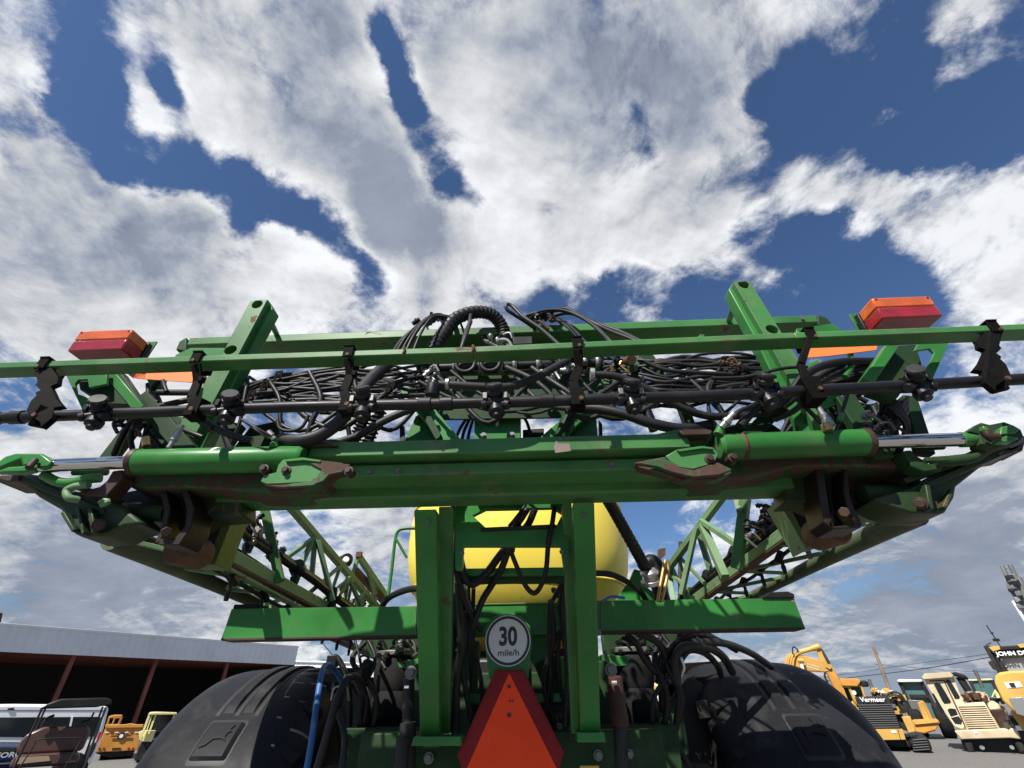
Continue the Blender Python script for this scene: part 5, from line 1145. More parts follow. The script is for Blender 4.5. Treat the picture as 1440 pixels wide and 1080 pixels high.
# hoses hanging inside the lift frame, in front of the tank
for pts, d in (([(635, 712, 1.9), (642, 760, 1.95), (650, 800, 2.0), (658, 818, 2.05), (668, 820, 2.05), (685, 805, 2.05), (700, 785, 2.0), (712, 770, 1.95)], 11),
  ([(741, 716, 1.85), (732, 730, 1.85), (724, 742, 1.9), (714, 775, 1.95), (705, 800, 2.0), (690, 825, 2.1), (678, 845, 2.15), (665, 880, 2.2)], 10),
  ([(752, 716, 1.85), (744, 735, 1.88), (735, 746, 1.95)], 10), ([(780, 712, 1.84), (776, 740, 1.84), (771, 765, 1.86), (768, 800, 1.95), (760, 825, 2.0), (750, 834, 2.0), (738, 822, 2.0), (726, 795, 1.98), (717, 772, 1.95)], 7),
  ([(738, 712, 1.84), (726, 728, 1.84), (716, 740, 1.86)], 5), ([(733, 720, 1.86), (731, 740, 1.87)], 4),
  ([(632, 720, 1.9), (640, 790, 2.0), (652, 840, 2.1), (666, 870, 2.2), (676, 885, 2.3)], 9), ([(790, 820, 2.2), (782, 835, 2.25), (774, 850, 2.3)], 6),
  ([(645, 818, 2.1), (650, 900, 2.2), (642, 960, 2.3), (640, 1030, 2.4)], 12), ([(655, 860, 2.2), (650, 930, 2.3), (662, 1010, 2.4)], 8), ([(797, 800, 2.2), (790, 860, 2.3), (800, 940, 2.35), (795, 1020, 2.4)], 10)):
    H(pts, d)
P_('hose_junction', 'plastic', lambda b: [b.prof(at(716, 762, 1.93), at(714, 778, 1.95), [(0, .02), (.3, .028), (.8, .028), (1, .02)], 14)], bevel=0)
for i in range(8):
    rnd = random.Random(600 + i); side = i % 2; x0 = rnd.uniform(632, 668) if side == 0 else rnd.uniform(768, 802)
    H([(x0, 820 + rnd.uniform(-20, 60), 2.2), (x0 + rnd.uniform(-8, 8), 900, 2.35), (x0 + rnd.uniform(-12, 12), 960, 2.45), (x0 + rnd.uniform(-14, 14), 1030, 2.5), (x0 + rnd.uniform(-14, 14), 1090, 2.5)], rnd.uniform(4, 9), 'hose', sm=5)
for i in range(8):
    rnd = random.Random(700 + i); L_ = i % 2 == 0; x0 = rnd.uniform(492, 520) if L_ else rnd.uniform(928, 965)
    H([(x0, 888 + rnd.uniform(0, 20), 2.75), (x0 + rnd.uniform(-25, 25), 930, 2.7), (x0 + rnd.uniform(-20, 20), 980, 2.7), (x0 + rnd.uniform(-15, 15), 1040, 2.75), (x0 + rnd.uniform(-25, 25), 1095, 2.8)], rnd.uniform(4, 9), 'hose', sm=5)
# hoses round the axle
H([(534, 860, 2.7), (545, 842, 2.6), (570, 830, 2.5), (600, 826, 2.4)], 9)
H([(838, 806, 2.3), (860, 808, 2.35), (885, 820, 2.45), (905, 838, 2.5), (912, 860, 2.6)], 8)
H([(846, 846, 2.4), (860, 839, 2.4), (878, 841, 2.42)], 4, 'blue_hose')
H([(428, 1100, 2.55), (437, 1050, 2.55), (444, 1000, 2.55), (451, 955, 2.6), (456, 940, 2.65), (464, 938, 2.7), (475, 948, 2.8), (482, 962, 2.9)], 8, 'blue_hose', label=None) if False else H([(428, 1100, 2.55), (437, 1050, 2.55), (444, 1000, 2.55), (451, 955, 2.6), (456, 938, 2.65), (464, 936, 2.7), (475, 948, 2.8), (482, 962, 2.9)], 8, 'blue_hose', name='blue_hose')
H([(466, 930, 2.75), (472, 924, 2.75), (480, 934, 2.75), (490, 960, 2.75), (492, 1000, 2.8), (490, 1040, 2.85)], 8, 'hose')
H([(482, 938, 2.72), (487, 955, 2.72), (491, 985, 2.75)], 3.5, 'green_old', name='green_hose')
H([(440, 1100, 2.5), (455, 1050, 2.5), (472, 990, 2.5), (488, 956, 2.55), (502, 953, 2.6), (512, 975, 2.7), (518, 1010, 2.8), (512, 1050, 2.85)], 10, 'hose_dusty')
H([(474, 1000, 2.62), (484, 1030, 2.6), (484, 1060, 2.6), (478, 1095, 2.6)], 9, 'hose_dusty')
H([(494, 960, 2.8), (508, 985, 2.85), (506, 1020, 2.9), (494, 1060, 2.9)], 6)
H([(466, 985, 2.7), (470, 968, 2.7), (482, 962, 2.7), (486, 948, 2.7)], 3, 'steel', name='steel_pipe')
P_('whip_aerial', 'mach_black', lambda b: b.cyl(at(470, 924, 2.8), at(455, 906, 2.8), .0022, 6), bevel=0)
P_('connector', 'plastic', lambda b: [b.prof(at(505, 948, 2.7), at(520, 946, 2.7), [(0, .03), (.5, .045), (1, .03)], 14), b.prof(at(516, 938, 2.7), at(521, 928, 2.7), [(0, .03), (.6, .03), (1, .02)], 14), b.tube([at(512 + 7 * math.cos(t), 930 - 6 * math.sin(t) - 2, 2.69) for t in (0, .6, 1.2, 1.8, 2.4, 3.1)], .006, 6, 3), b.box(at(468, 930, 2.76), (.05, .05, .05))], bevel=.002)
for pts, d in (([(925, 960, 2.8), (928, 930, 2.75), (940, 912, 2.7), (960, 903, 2.7), (985, 903, 2.7), (1020, 905, 2.8), (1055, 918, 2.95), (1085, 938, 3.1)], 10),
  ([(935, 1000, 2.8), (932, 950, 2.75), (942, 915, 2.72), (958, 900, 2.7), (975, 892, 2.7), (1000, 896, 2.8)], 9), ([(950, 960, 2.7), (948, 930, 2.68), (958, 912, 2.66), (975, 908, 2.68), (1000, 912, 2.75), (1018, 925, 2.9), (1030, 945, 3.1)], 12),
  ([(952, 970, 2.72), (955, 935, 2.7), (968, 915, 2.7), (990, 918, 2.75), (1008, 935, 2.9), (1014, 950, 3.0)], 9), ([(880, 892, 2.6), (895, 905, 2.6), (905, 925, 2.65), (922, 945, 2.7), (940, 960, 2.8)], 9),
  ([(895, 890, 2.6), (920, 900, 2.65), (935, 920, 2.7), (930, 950, 2.75), (932, 1000, 2.8)], 10), ([(955, 893, 2.7), (985, 890, 2.75), (1010, 900, 2.85), (1035, 915, 3.0)], 7), ([(850, 915, 2.7), (856, 935, 2.7), (850, 955, 2.7)], 4)):
    H(pts, d, 'hose_dusty' if d in (10, 12) else 'hose')
P_('hose_clamp', 'mach_black', lambda b: [b.cyl(at(978, 904, 2.7), at(982, 904, 2.7), .028, 14), b.tube([at(990, 888, 2.7), at(1000, 898, 2.7), at(1012, 905, 2.72)], .002, 5, 2)], bevel=0)
H([(958, 925, 2.66), (962, 940, 2.7), (955, 955, 2.75)], 3.5, 'white', name='wiring_sleeve')

def finish_fittings():
    allm = MB(); names = list(FITREST)
    for i, k in enumerate(names): allm.cm = i; allm.add(FITREST[k].v, FITREST[k].f)
    if allm.v:
        o = allm.build('pipe_fitting', None, SP, 0, mats=names); o['kind'] = 'stuff'
finish_fittings()
# ================================================================ the yard behind
# each machine has a heading of its own: its front plane is square to FR['n'], D counts along it
FR = dict(n=Vector((0, 1, 0)), d0=0.0, D0=0.0, az=0.0)
def at3(px, py, D):
    d = ray(px, py); return CAM + d * ((FR['d0'] + D - FR['D0']) / d.dot(FR['n']))
def T_(name, label, cat, x, y, D, group=None, turn=0.0):
    p = at(x, y, D); az = math.atan2(p.x - CAM.x, p.y - CAM.y) + R_(turn)
    n = Vector((math.sin(az), math.cos(az), 0)); FR.update(n=n, d0=(p - CAM).dot(n), D0=D, az=az)
    return thing(name, label, cat, (p.x, p.y, 0), 0, group, world=True)
def Q(par, name, mat, px, D, th, bevel=.01, holes=(), label=None):
    b = MB(); g = lambda L: [at3(x, y, D) for x, y in L]
    b.poly(g(px), FR['n'] * th, [g(h) for h in holes]); return b.build(name, mat, par, bevel, label=label)
def QB(par, name, mat, fn, bevel=.005, label=None, **k):
    b = MB(); fn(b); r = None
    for m in pieces(b):
        o = m.build(name, mat, par, bevel, label=label, **k); r = r or o
    return r
def wheel_x(par, c, r, w, axis=(1, 0, 0), rimmat='cat_yellow', name='wheel'):
    c = Vector(c); a = Vector(axis) * w / 2
    b = MB(); b.prof(c - a, c + a, [(0, r * .62), (0, r * .9), (.12, r), (.88, r), (1, r * .9), (1, r * .62)], 28)
    t = b.build(name, 'rubber', par, 0)
    b = MB(); b.prof(c - a * .9, c + a * .9, [(0, r * .6), (.3, r * .5), (.32, r * .2), (.68, r * .2), (.7, r * .5), (1, r * .6)], 22); b.build('rim', rimmat, t, 0)

# ---- open fronted machinery shed
def shed():
    A, B = Vector((-26.3, 24.8, 0)), Vector((-17.45, 39.2, 0)); dr = (B - A).normalized(); nr = Vector((-dr.y, dr.x, 0))
    A2 = A - dr * 14
    S = thing('machinery_shed', 'long open-fronted shed with pale grey metal fascia and dark interior', 'shed', (A.x, A.y, 0), 0, world=True)
    n = 150
    b = MB(); vs = []; L = (B - A2).length
    for i in range(n * 2 + 1):
        t = L * i / (n * 2); o = -nr * (.035 if i % 4 in (1, 2) else 0)
        vs += [A2 + dr * t + o + Vector((0, 0, 3.85)), A2 + dr * t + o + Vector((0, 0, 4.95))]
    b.add(vs, [(2 * i, 2 * i + 2, 2 * i + 3, 2 * i + 1) for i in range(n * 2)])
    b.build('fascia', 'shed_metal', S, 0, smooth=False)
    b = MB(); b.hexa([A2 - nr * .06 + Vector((0, 0, 4.95)), B - nr * .06 + Vector((0, 0, 4.95)), B + nr * .15 + Vector((0, 0, 4.95)), A2 + nr * .15 + Vector((0, 0, 4.95))],
                     [A2 - nr * .06 + Vector((0, 0, 5.07)), B - nr * .06 + Vector((0, 0, 5.07)), B + nr * .15 + Vector((0, 0, 5.07)), A2 + nr * .15 + Vector((0, 0, 5.07))]); b.build('ridge_flashing', 'shed_metal', S, .01)
    q = lambda o, z: [A2 + nr * o[0] + Vector((0, 0, z)), B + nr * o[0] + Vector((0, 0, z)), B + nr * o[1] + Vector((0, 0, z)), A2 + nr * o[1] + Vector((0, 0, z))]
    b = MB(); b.hexa(q((.15, 12), 4.1), q((.15, 12), 4.25)); b.build('roof', 'mach_black', S)
    b = MB(); b.hexa(q((11.8, 12), 0), q((11.8, 12), 4.1)); b.build('back_wall', 'shed_dark', S)
    b = MB()
    e = B; b.hexa([e + nr * .1, e + nr * 12, e + nr * 12 + dr * .1, e + nr * .1 + dr * .1], [v + Vector((0, 0, 4.1)) for v in (e + nr * .1, e + nr * 12, e + nr * 12 + dr * .1, e + nr * .1 + dr * .1)]); b.build('end_wall', 'shed_dark', S)
    for k in range(9):
        b = MB(); o = .6 + k * 1.3; b.hexa(q((o, o + .1), 3.9), q((o, o + .1), 4.1)); b.build('purlin', 'red_post', S)
    for px, py in ((107, 922), (222, 930), (322, 937), (-40, 912)):
        d = at(px, py, 1) - CAM; k = d.x / d.y       # intersect with the front line
        t = (k * (A.y - CAM.y) - (A.x - CAM.x)) / (dr.x - k * dr.y); p = A + dr * t + nr * .3
        b = MB(); b.box(p + Vector((0, 0, 1.95)), (.20, .20, 3.9), math.atan2(dr.y, dr.x)); b.build('post', 'red_post', S, .01)
M['shed_metal'] = paint('shed_cladding', (.66, .67, .68), .45, (.3, .3, .28), .25, 0, scale=.1, bump=0, var=.05)
M['shed_dark'] = plain('shed_inside', (.035, .03, .028), .9)
shed()
def warehouse():
    S = thing('white_warehouse', 'low white metal building beyond the shed', 'building', (-22, 60, 0), 0, world=True)
    p, q = at(395, 930.5, 60), at(498, 933, 60); r = at(530, 940, 64)
    b = MB(); b.poly([(p.x, 60, 0), (p.x, 60, p.z), (q.x, 60, q.z), (q.x + 3.2, 60, q.z - .9), (q.x + 3.2, 60, 0)], (0, 20, 0)); b.build('wall', 'white', S, .02)
    b = MB(); b.poly([(p.x - .2, 59.8, p.z), (p.x - .2, 59.8, p.z + .12), (q.x, 59.8, q.z + .12), (q.x + 3.4, 59.8, q.z - .8), (q.x + 3.4, 59.8, q.z - .92), (q.x, 59.8, q.z)], (0, 20.4, 0)); b.build('roof', 'mach_white', S, .02)
    for k in range(14):
        b = MB(); x = p.x + .6 + k * .62; b.box((x, 59.97, p.z - .9), (.06, .06, 1.4)); b.build('cladding_rib', 'white', S)
    b = MB(); b.plate([(375, 925), (381, 925), (381, 933), (375, 933)], 58, .3); b.build('roof_vent', 'mach_black', S)
warehouse()

def plate3(b, px, D, th):
    b.poly([at3(x, y, D) for x, y in px], FR['n'] * th)
# ---- white utility vehicle with dark windows, rear at the right
def suv():
    S = T_('white_suv', 'white long-roofed utility vehicle parked before the shed, dark side windows and red tail lamp', 'car', 80, 1040, 14.2, turn=-4)
    D = 14.2
    Q(S, 'body', 'white', [(-60, 1085), (-60, 1030), (-35, 994), (-10, 990.5), (20, 990), (68, 990.5), (140, 992), (152, 993.5), (152.5, 998), (147, 1020), (140, 1046), (128, 1075)], D, 1.8, .05)
    Q(S, 'side_window', 'glass', [(-30, 1036), (-10, 1009), (139, 1008), (142, 1009), (138, 1030), (132, 1036), (40, 1037)], D - .015, .03, .004)
    Q(S, 'window_divider', 'white', [(100, 1008), (103, 1008), (97, 1037), (94, 1037)], D - .02, .02, 0)
    Q(S, 'roof_seam', 'steel_dull', [(-20, 998), (150, 998.5), (150, 999.3), (-20, 998.8)], D - .01, .015, 0)
    Q(S, 'door_sill', 'mach_black', [(-60, 1049), (60, 1048), (60, 1050), (-60, 1051)], D - .015, .02, 0)
    Q(S, 'tail_lamp', 'red_lamp', [(140.5, 1029), (144.5, 1028), (138, 1043), (134, 1045)], D - .02, .12, .01)
    Q(S, 'bumper', 'mach_black', [(126, 1048), (136, 1043), (134, 1052), (127, 1066), (120, 1066)], D - .05, 1.9, .03)
    Q(S, 'roof_bracket', 'mach_black', [(11, 996), (20, 995), (19, 998.5), (10, 999)], D - .03, .2, .01)
    for x in (-30, 100):
        p = at3(x, 1075, D + .1); wheel_x(S, (p.x, p.y, .36), .36, .22, tuple(FR['n']), 'steel_dull')
suv()
def blue_car():
    S = T_('blue_car', 'dark blue car low in the bottom left corner with pale lettering', 'car', 10, 1062, 10)
    D = 10
    Q(S, 'body', 'blue_car', [(-120, 1110), (-110, 1050), (-40, 1049), (38, 1049.5), (43, 1052), (36, 1068), (22, 1100)], D, 1.5, .05)
    Q(S, 'window_line', 'glass', [(-100, 1052), (36, 1051), (34, 1056), (-100, 1057)], D - .02, .03, .003)
    Q(S, 'side_trim', 'steel', [(-100, 1078), (26, 1072), (25, 1074), (-100, 1081)], D - .02, .02, .004)
    c = at3(16, 1061.5, D - .025); text_obj('lettering', 'FORCE', .10, 'sign_white', S, rearface(c, 0, FR['az']), .002, .002, 1.3)
    p = at3(-60, 1090, D + .1); wheel_x(S, (p.x, p.y, .32), .32, .2, tuple(FR['n']), 'steel_dull')
blue_car()

# ---- utility carts with canopies
def cart(x, D, label, scale=1.0, seat=True):
    S = thing('utility_cart', label, 'utility cart', (x, D, 0), -math.atan2(x - CAM.x, D), 'utility carts with black canopies')
    def Bx(nm, mat, x0, x1, y0, y1, z0, z1, bev=.02, par=S):
        b = MB(); b.box(((x0 + x1) / 2, (y0 + y1) / 2, (z0 + z1) / 2), (x1 - x0, y1 - y0, z1 - z0)); return b.build(nm, mat, par, bev)
    b = MB(); b.poly([(-.42, 0, 1.66), (-.32, 0, 1.75), (-.20, 0, 1.80), (.38, 0, 1.81), (.47, 0, 1.78), (.49, 0, 1.71), (.3, 0, 1.68), (-.3, 0, 1.67)], (0, 1.5, 0)); b.build('canopy', 'mach_black', S, .02)
    for sx in (-.38, .43):
        for yy in (.02, 1.4):
            b = MB(); b.tube([(sx, yy, 1.68), (sx * 1.02, yy, 1.3), (sx * 1.08, yy - .05, .5)], .016, 8, 3); b.build('canopy_post', 'mach_black', S, 0)
    b = MB(); b.poly([(-.46, .5, 1.08), (-.50, .5, 1.20), (-.44, .5, 1.34), (-.28, .5, 1.42), (.30, .5, 1.42), (.37, .5, 1.34), (.36, .5, 1.12), (.33, .5, 1.08)], (0, .12, 0)); b.build('seat_backrest', 'brown_vinyl', S, .03)
    b = MB(); b.poly([(-.46, .2, .93), (-.48, .2, 1.03), (-.42, .2, 1.08), (.3, .2, 1.08), (.36, .2, 1.02), (.34, .2, .93)], (0, .42, 0)); b.build('seat_cushion', 'brown_vinyl', S, .03)
    b = MB(); b.poly([(-.42, .195, .98), (-.42, .195, 1.06), (-.05, .195, 1.06), (0, .195, 1.0)], (0, -.01, 0)); b.build('worn_seat_patch', 'tan_vinyl', S, .004)
    b = MB(); b.poly([(-.10, .495, 1.42), (.02, .495, 1.42), (-.03, .495, 1.37), (-.06, .495, 1.37)], (0, -.01, 0)); b.build('seat_label', 'tan_vinyl', S, .002)
    b = MB(); b.tube([(-.36, .0, .8), (-.28, .0, 1.2), (-.24, .0, 1.28), (.22, .0, 1.28), (.26, .0, 1.2), (.18, .0, .8)], .009, 8, 4); b.build('hip_rail', 'mach_black', S, 0)
    Bx('cargo_bed', 'mach_black', -.6, .5, -.9, .15, .62, .84); Bx('chassis', 'mach_black', -.55, .45, -.8, 1.9, .38, .60)
    b = MB(); b.tube([(-.30, .45, 1.42), (-.28, .44, 1.53), (-.2, .44, 1.58)], .02, 8, 4); b.tube([(.2, .9, 1.46), (.3, .9, 1.5), (.32, .9, 1.6)], .015, 8, 3); b.build('steering_wheel', 'mach_black', S, 0)
    for sx in (-.62, .5):
        for yy in (-.5, 1.5): wheel_x(S, (sx, yy, .32), .32, .22, (1, 0, 0), 'steel_dull')
    return S
cart(-7.33, 8.85, 'small cart with black canopy and brown vinyl seat before the white car')
cart(-9.25, 8.3, 'cart at the left frame edge showing only its black canopy corner')

# ---- orange-yellow truck tail
def tailtruck():
    S = T_('orange_flatbed_truck', 'orange-yellow truck seen from behind with wide tailgate and round emblem', 'truck', 165, 1055, 21)
    Q(S, 'tailgate', 'cat_orange', [(149, 1022), (201, 1021), (194, 1055), (135, 1058)], 21, .3, .02)
    Q(S, 'tailgate_top_rail', 'cat_orange', [(148, 1019.5), (176, 1019), (184, 1017.5), (192, 1019), (202, 1019), (201, 1023), (148, 1024)], 20.95, .4, .01)
    Q(S, 'cab_frame', 'cat_orange', [(149, 1020), (153, 1007.5), (160, 1006), (171, 1006), (172, 1010), (168, 1020)], 21.8, 1.4, .02, [[(152.5, 1018), (155, 1010), (160, 1010), (157, 1018.5)], [(159.5, 1018.5), (162.5, 1010.5), (168.5, 1010.5), (165.5, 1018)]])
    Q(S, 'step_plate', 'mach_black', [(133, 1059), (190, 1056), (186, 1063), (150, 1065)], 21.1, 2.2, .02)
    Q(S, 'tow_socket', 'mach_black', [(158, 1052), (170, 1051.5), (169, 1054), (157, 1054.3)], 20.97, .05, .002)
    for x in (140, 146, 181, 187): Q(S, 'rear_lamp', 'red_lamp', [(x - 2, 1053.5), (x + 2, 1053), (x + 1.5, 1051), (x - 1.5, 1051.3)], 20.97, .05, .002)
    for i, x in enumerate(range(148, 198, 7)): Q(S, 'reflective_tape', 'red_lamp' if i % 2 else 'mach_white', [(x, 1030.8), (x + 5, 1030.5), (x + 4.6, 1029.2), (x - .2, 1029.4)], 20.98, .03, 0)
    c = at3(170.5, 1035, 20.97); b = MB(); b.cyl(c, c - FR['n'] * .02, .115, 24); b.build('round_emblem', 'brown', S)
    b = MB(); b.box(c - FR['n'] * .01, (.62, .02, .05), -FR['az']); b.build('emblem_band', 'rust', S)
    b = MB(); b.cyl(c - FR['n'] * .02, c - FR['n'] * .03, .06, 16); b.build('emblem_centre', 'mach_white', S)
    for x in (148, 180): p = at3(x, 1063, 21.6); wheel_x(S, (p.x, p.y, .42), .42, .3, (math.cos(FR['az']), -math.sin(FR['az']), 0))
tailtruck()
def forklift():
    S = T_('pale_yellow_forklift', 'pale yellow forklift with open cab frame next to the black fender', 'forklift', 215, 1050, 20)
    for x0, y0, x1, y1, w in ((211, 1003, 197, 1041, .07), (219, 1005, 209, 1032, .06), (246, 1004, 240, 1020, .06), (214, 1005, 204, 1034, .04)):
        QB(S, 'cab_post', 'pale_yellow', lambda b: b.bar(at3(x0, y0, 20), at3(x1, y1, 20), w, w, tuple(FR['n'])), .004)
    QB(S, 'cab_roof', 'pale_yellow', lambda b: plate3(b, [(210, 1002), (219, 1001.5), (249, 1002.5), (249, 1005), (217, 1005.5), (209, 1005)], 19.9, 1.3), .02)
    Q(S, 'engine_cover', 'pale_yellow', [(204, 1027), (219, 1028), (213, 1043), (199, 1043)], 20.1, .5, .02)
    Q(S, 'side_panel', 'pale_yellow', [(195, 1030), (201, 1027), (203, 1034), (196, 1040)], 20.2, .5, .01)
    Q(S, 'rear_window', 'glass', [(220, 1006), (244, 1006), (236, 1030), (214, 1030)], 20.8, .03, 0)
    Q(S, 'chassis', 'mach_black', [(198, 1043), (240, 1040), (236, 1068), (188, 1070)], 20.2, 1.5, .03)
    for x in (199, 232): p = at3(x, 1062, 20.8); wheel_x(S, (p.x, p.y, .36), .36, .22, (math.cos(FR['az']), -math.sin(FR['az']), 0))
forklift()

# ================================================================ machines on the right
def excavator():
    S = T_('yellow_excavator', 'yellow tracked excavator with a bent boom rising above the black fender', 'excavator', 1150, 1040, 26)
    D = 26
    bm_ = Q(S, 'boom', 'cat_orange', [(1104, 945), (1103, 930), (1106, 922), (1113, 918), (1124, 920), (1140, 925), (1163, 933), (1172, 940), (1180, 955), (1200, 992), (1214, 1020), (1192, 1010), (1172, 966), (1163, 947), (1158, 945), (1133, 943.5), (1132, 956), (1118, 960)], D, .55, .04)
    Q(bm_, 'boom_side', 'cat_yellow', [(1119, 957), (1120, 932), (1124, 924), (1140, 928), (1160, 936), (1170, 942), (1160, 944.5), (1132, 942.5), (1130, 956)], D - .03, .03, .005)
    for i, x in enumerate((1105, 1108, 1111.5, 1115)):
        QB(S, 'hydraulic_pipe', 'cat_yellow', lambda b: b.tube([at3(x, 945, D - .1), at3(x + .5, 932, D - .1), at3(x + 3, 923, D - .05), at3(x + 8, 919.5, D)], .045, 8, 4), 0)
    QB(S, 'arm_cylinder', 'cat_yellow', lambda b: [b.cyl(at3(1125, 917, D), at3(1142, 912, D), .10, 12), b.cyl(at3(1142, 912, D), at3(1152, 909, D), .13, 12)], 0)
    Q(S, 'cylinder_mount', 'cat_yellow', [(1119, 919), (1121, 914), (1126, 914), (1126, 920)], D - .05, .5, .01)
    Q(S, 'stick', 'cat_yellow', [(1148, 909), (1152, 907), (1158, 915), (1166, 930), (1176, 946), (1170, 945), (1160, 933), (1152, 931)], D, .35, .03)
    Q(S, 'stick_side', 'brown', [(1153, 909), (1158, 915), (1168, 932), (1164, 934), (1157, 920)], D - .03, .03, .003)
    QB(S, 'boom_cylinder', 'white', lambda b: b.cyl(at3(1127, 932, D - .25), at3(1132, 957, D - .3), .075, 12), 0)
    QB(S, 'boom_pin', 'cat_yellow', lambda b: [b.cyl(at3(1122, 929, D - .3), at3(1130, 929, D - .3), .1, 12), b.cyl(at3(1163, 936, D - .1), at3(1163, 936, D + .4), .09, 12), b.cyl(at3(1166, 937.5, D - .1), at3(1166, 937.5, D + .4), .09, 12)], 0)
    # worn lettering plate on the boom: two faded rows of marks
    for r_, y in enumerate((932.5, 936)):
        for k in range(9):
            x = 1135 + k * 1.9; Q(bm_, 'faded_lettering', 'beige', [(x, y + k * .55), (x + 1.3, y + .35 + k * .55), (x + 1.3, y + 2.2 + k * .55), (x, y + 2 + k * .55)], D - .045, .015, 0)
    Q(S, 'cab', 'cat_yellow', [(1134, 957), (1144, 955), (1150, 960), (1160, 975), (1190, 1030), (1150, 1030)], D + .5, 1.5, .04)
    Q(S, 'cab_window', 'glass', [(1152, 958), (1160, 961), (1176, 988), (1170, 992), (1158, 975)], D + .45, .04, .01)
    QB(S, 'boom_hose', 'mach_black', lambda b: [b.tube([at3(1115, 920, D - .2), at3(1114.5, 912, D - .2), at3(1117, 910, D - .2), at3(1122, 914, D - .1)], .03, 6, 4), b.tube([at3(1160, 946, D - .2), at3(1160, 952, D - .2), at3(1165, 962, D - .2), at3(1176, 985, D - .2)], .04, 6, 4)], 0)
    b = MB(); p = at3(1150, 1040, D + 1); b.box((p.x, p.y, .45), (3.2, 3, .9), -FR['az']); b.build('track_unit', 'mach_black', S, .1)
    b = MB(); b.box((p.x, p.y, 1.0), (2.9, 2.8, .5), -FR['az']); b.build('house_base', 'cat_yellow', S, .08)
excavator()
def trencher():
    S = T_('yellow_track_trencher', 'yellow tracked machine with black slatted radiator grille facing the camera', 'tracked machine', 1245, 1055, 21.5)
    D = 21.5
    Q(S, 'bonnet', 'mach_black', [(1202, 980), (1249, 979), (1268, 1025), (1217, 1027)], D, 2.4, .03)
    for k in range(11):
        t = .24 + k * .068; xa = 1202 + 15 * t; xb = 1250 + 17 * t; y = 980 + 46 * t
        Q(S, 'grille_slat', 'slat', [(xa + 1, y), (xb - 1, y - .8), (xb - .6, y + .3), (xa + 1.4, y + 1.1)], D - .05, .05, 0)
    c = at3(1227, 984, D - .06)
    text_obj('lettering', 'Vermeer', .20, 'mach_white', S, rearface(c, 0, FR['az']), .01, .003, 1.08)
    Q(S, 'blade_plate', 'cat_yellow', [(1221, 1025.5), (1269, 1025), (1274, 1040), (1225, 1041)], D - .1, .15, .01)
    for x in (1229, 1262): Q(S, 'plate_seam', 'brown', [(x, 1025.6), (x + .8, 1025.6), (x + 5, 1040.5), (x + 4.2, 1040.6)], D - .12, .02, 0)
    Q(S, 'sticker', 'mach_white', [(1253, 1027), (1260, 1027), (1261, 1030.5), (1254, 1031)], D - .115, .015, 0)
    Q(S, 'side_frame', 'cat_yellow', [(1193, 993), (1199, 985), (1206, 1000), (1218, 1018), (1206, 1019)], D + .2, .3, .02)
    Q(S, 'fuel_box', 'cat_yellow', [(1268, 1008), (1280, 1007), (1288, 1029), (1278, 1031)], D - .1, .6, .02)
    Q(S, 'fender_plate', 'cat_yellow', [(1206, 1006), (1212, 1006), (1218, 1019), (1209, 1019)], D - .1, .2, .01)
    Q(S, 'cab', 'cat_yellow', [(1180, 955), (1208, 955), (1213, 964), (1216, 975), (1230, 1010), (1200, 1010)], D + .8, 1.3, .04, [[(1186, 967), (1192, 967), (1204, 995), (1200, 1003)], [(1196, 966), (1210, 966), (1214, 978), (1206, 986)]])
    Q(S, 'cab_roof', 'cat_orange', [(1180, 954), (1206, 954), (1211, 958), (1206, 966), (1184, 965)], D + .7, 1.6, .04)
    Q(S, 'cab_window', 'glass_teal', [(1185, 966), (1212, 965), (1220, 1000), (1202, 1006)], D + 1.2, .03, 0)
    QB(S, 'work_lamp', 'mach_white', lambda b: b.prof(at3(1201, 974, D + .3), at3(1201, 974, D + .2), [(0, .04), (1, .07)], 14), 0)
    QB(S, 'air_cleaner', 'mach_black', lambda b: b.prof(at3(1216, 966, D + .9), at3(1213, 957, D + .9), [(0, .1), (.2, .16), (.8, .16), (1, .1)], 14), 0)
    QB(S, 'exhaust_stack', 'steel_dull', lambda b: b.cyl(at3(1229, 976, D + .8), at3(1222, 955, D + .8), .06, 12), 0)
    QB(S, 'hydraulic_hose', 'mach_black', lambda b: [b.tube([at3(1248, 976, D), at3(1256, 973, D), (at3(1266, 976, D)), at3(1274, 988, D), at3(1280, 1002, D)], .035, 8, 4), b.tube([at3(1250, 979, D), at3(1260, 977, D), at3(1270, 984, D), at3(1277, 998, D)], .03, 8, 4)], 0)
    clutter2(S, 1262, 990, D + .3, 16, 31, 8, 12, ('cat_yellow', 'mach_black', 'steel_dull')); clutter2(S, 1240, 974, D + .5, 8, 32, 12, 3, ('cat_yellow', 'mach_black', 'mach_white'))
    Q(S, 'side_guard', 'mach_black', [(1250, 985), (1262, 990), (1282, 1030), (1269, 1026)], D + .3, 1.0, .02)
    for k, (xa, xb) in enumerate(((1205, 1250), (1278, 1312))):
        tr = Q(S, 'crawler_track', 'mach_black', [(xa, 1044), (xa + 6, 1038), (xb - 8, 1036), (xb - 3, 1046), (xb, 1056), (xa + 12, 1058)], D - .1, 3.0, .08)
        for j in range(5): Q(tr, 'track_shoe', 'steel_dull' if k else 'mach_black', [(xa + 6, 1040 + j * 3.6), (xb - 9 + j, 1038.5 + j * 3.6), (xb - 8.6 + j, 1039.6 + j * 3.6), (xa + 6, 1041.2 + j * 3.6)], D - .14, .06, 0)
    Q(S, 'belly_plate', 'mach_black', [(1222, 1041), (1280, 1036), (1286, 1050), (1230, 1050)], D + .6, 2, .02)
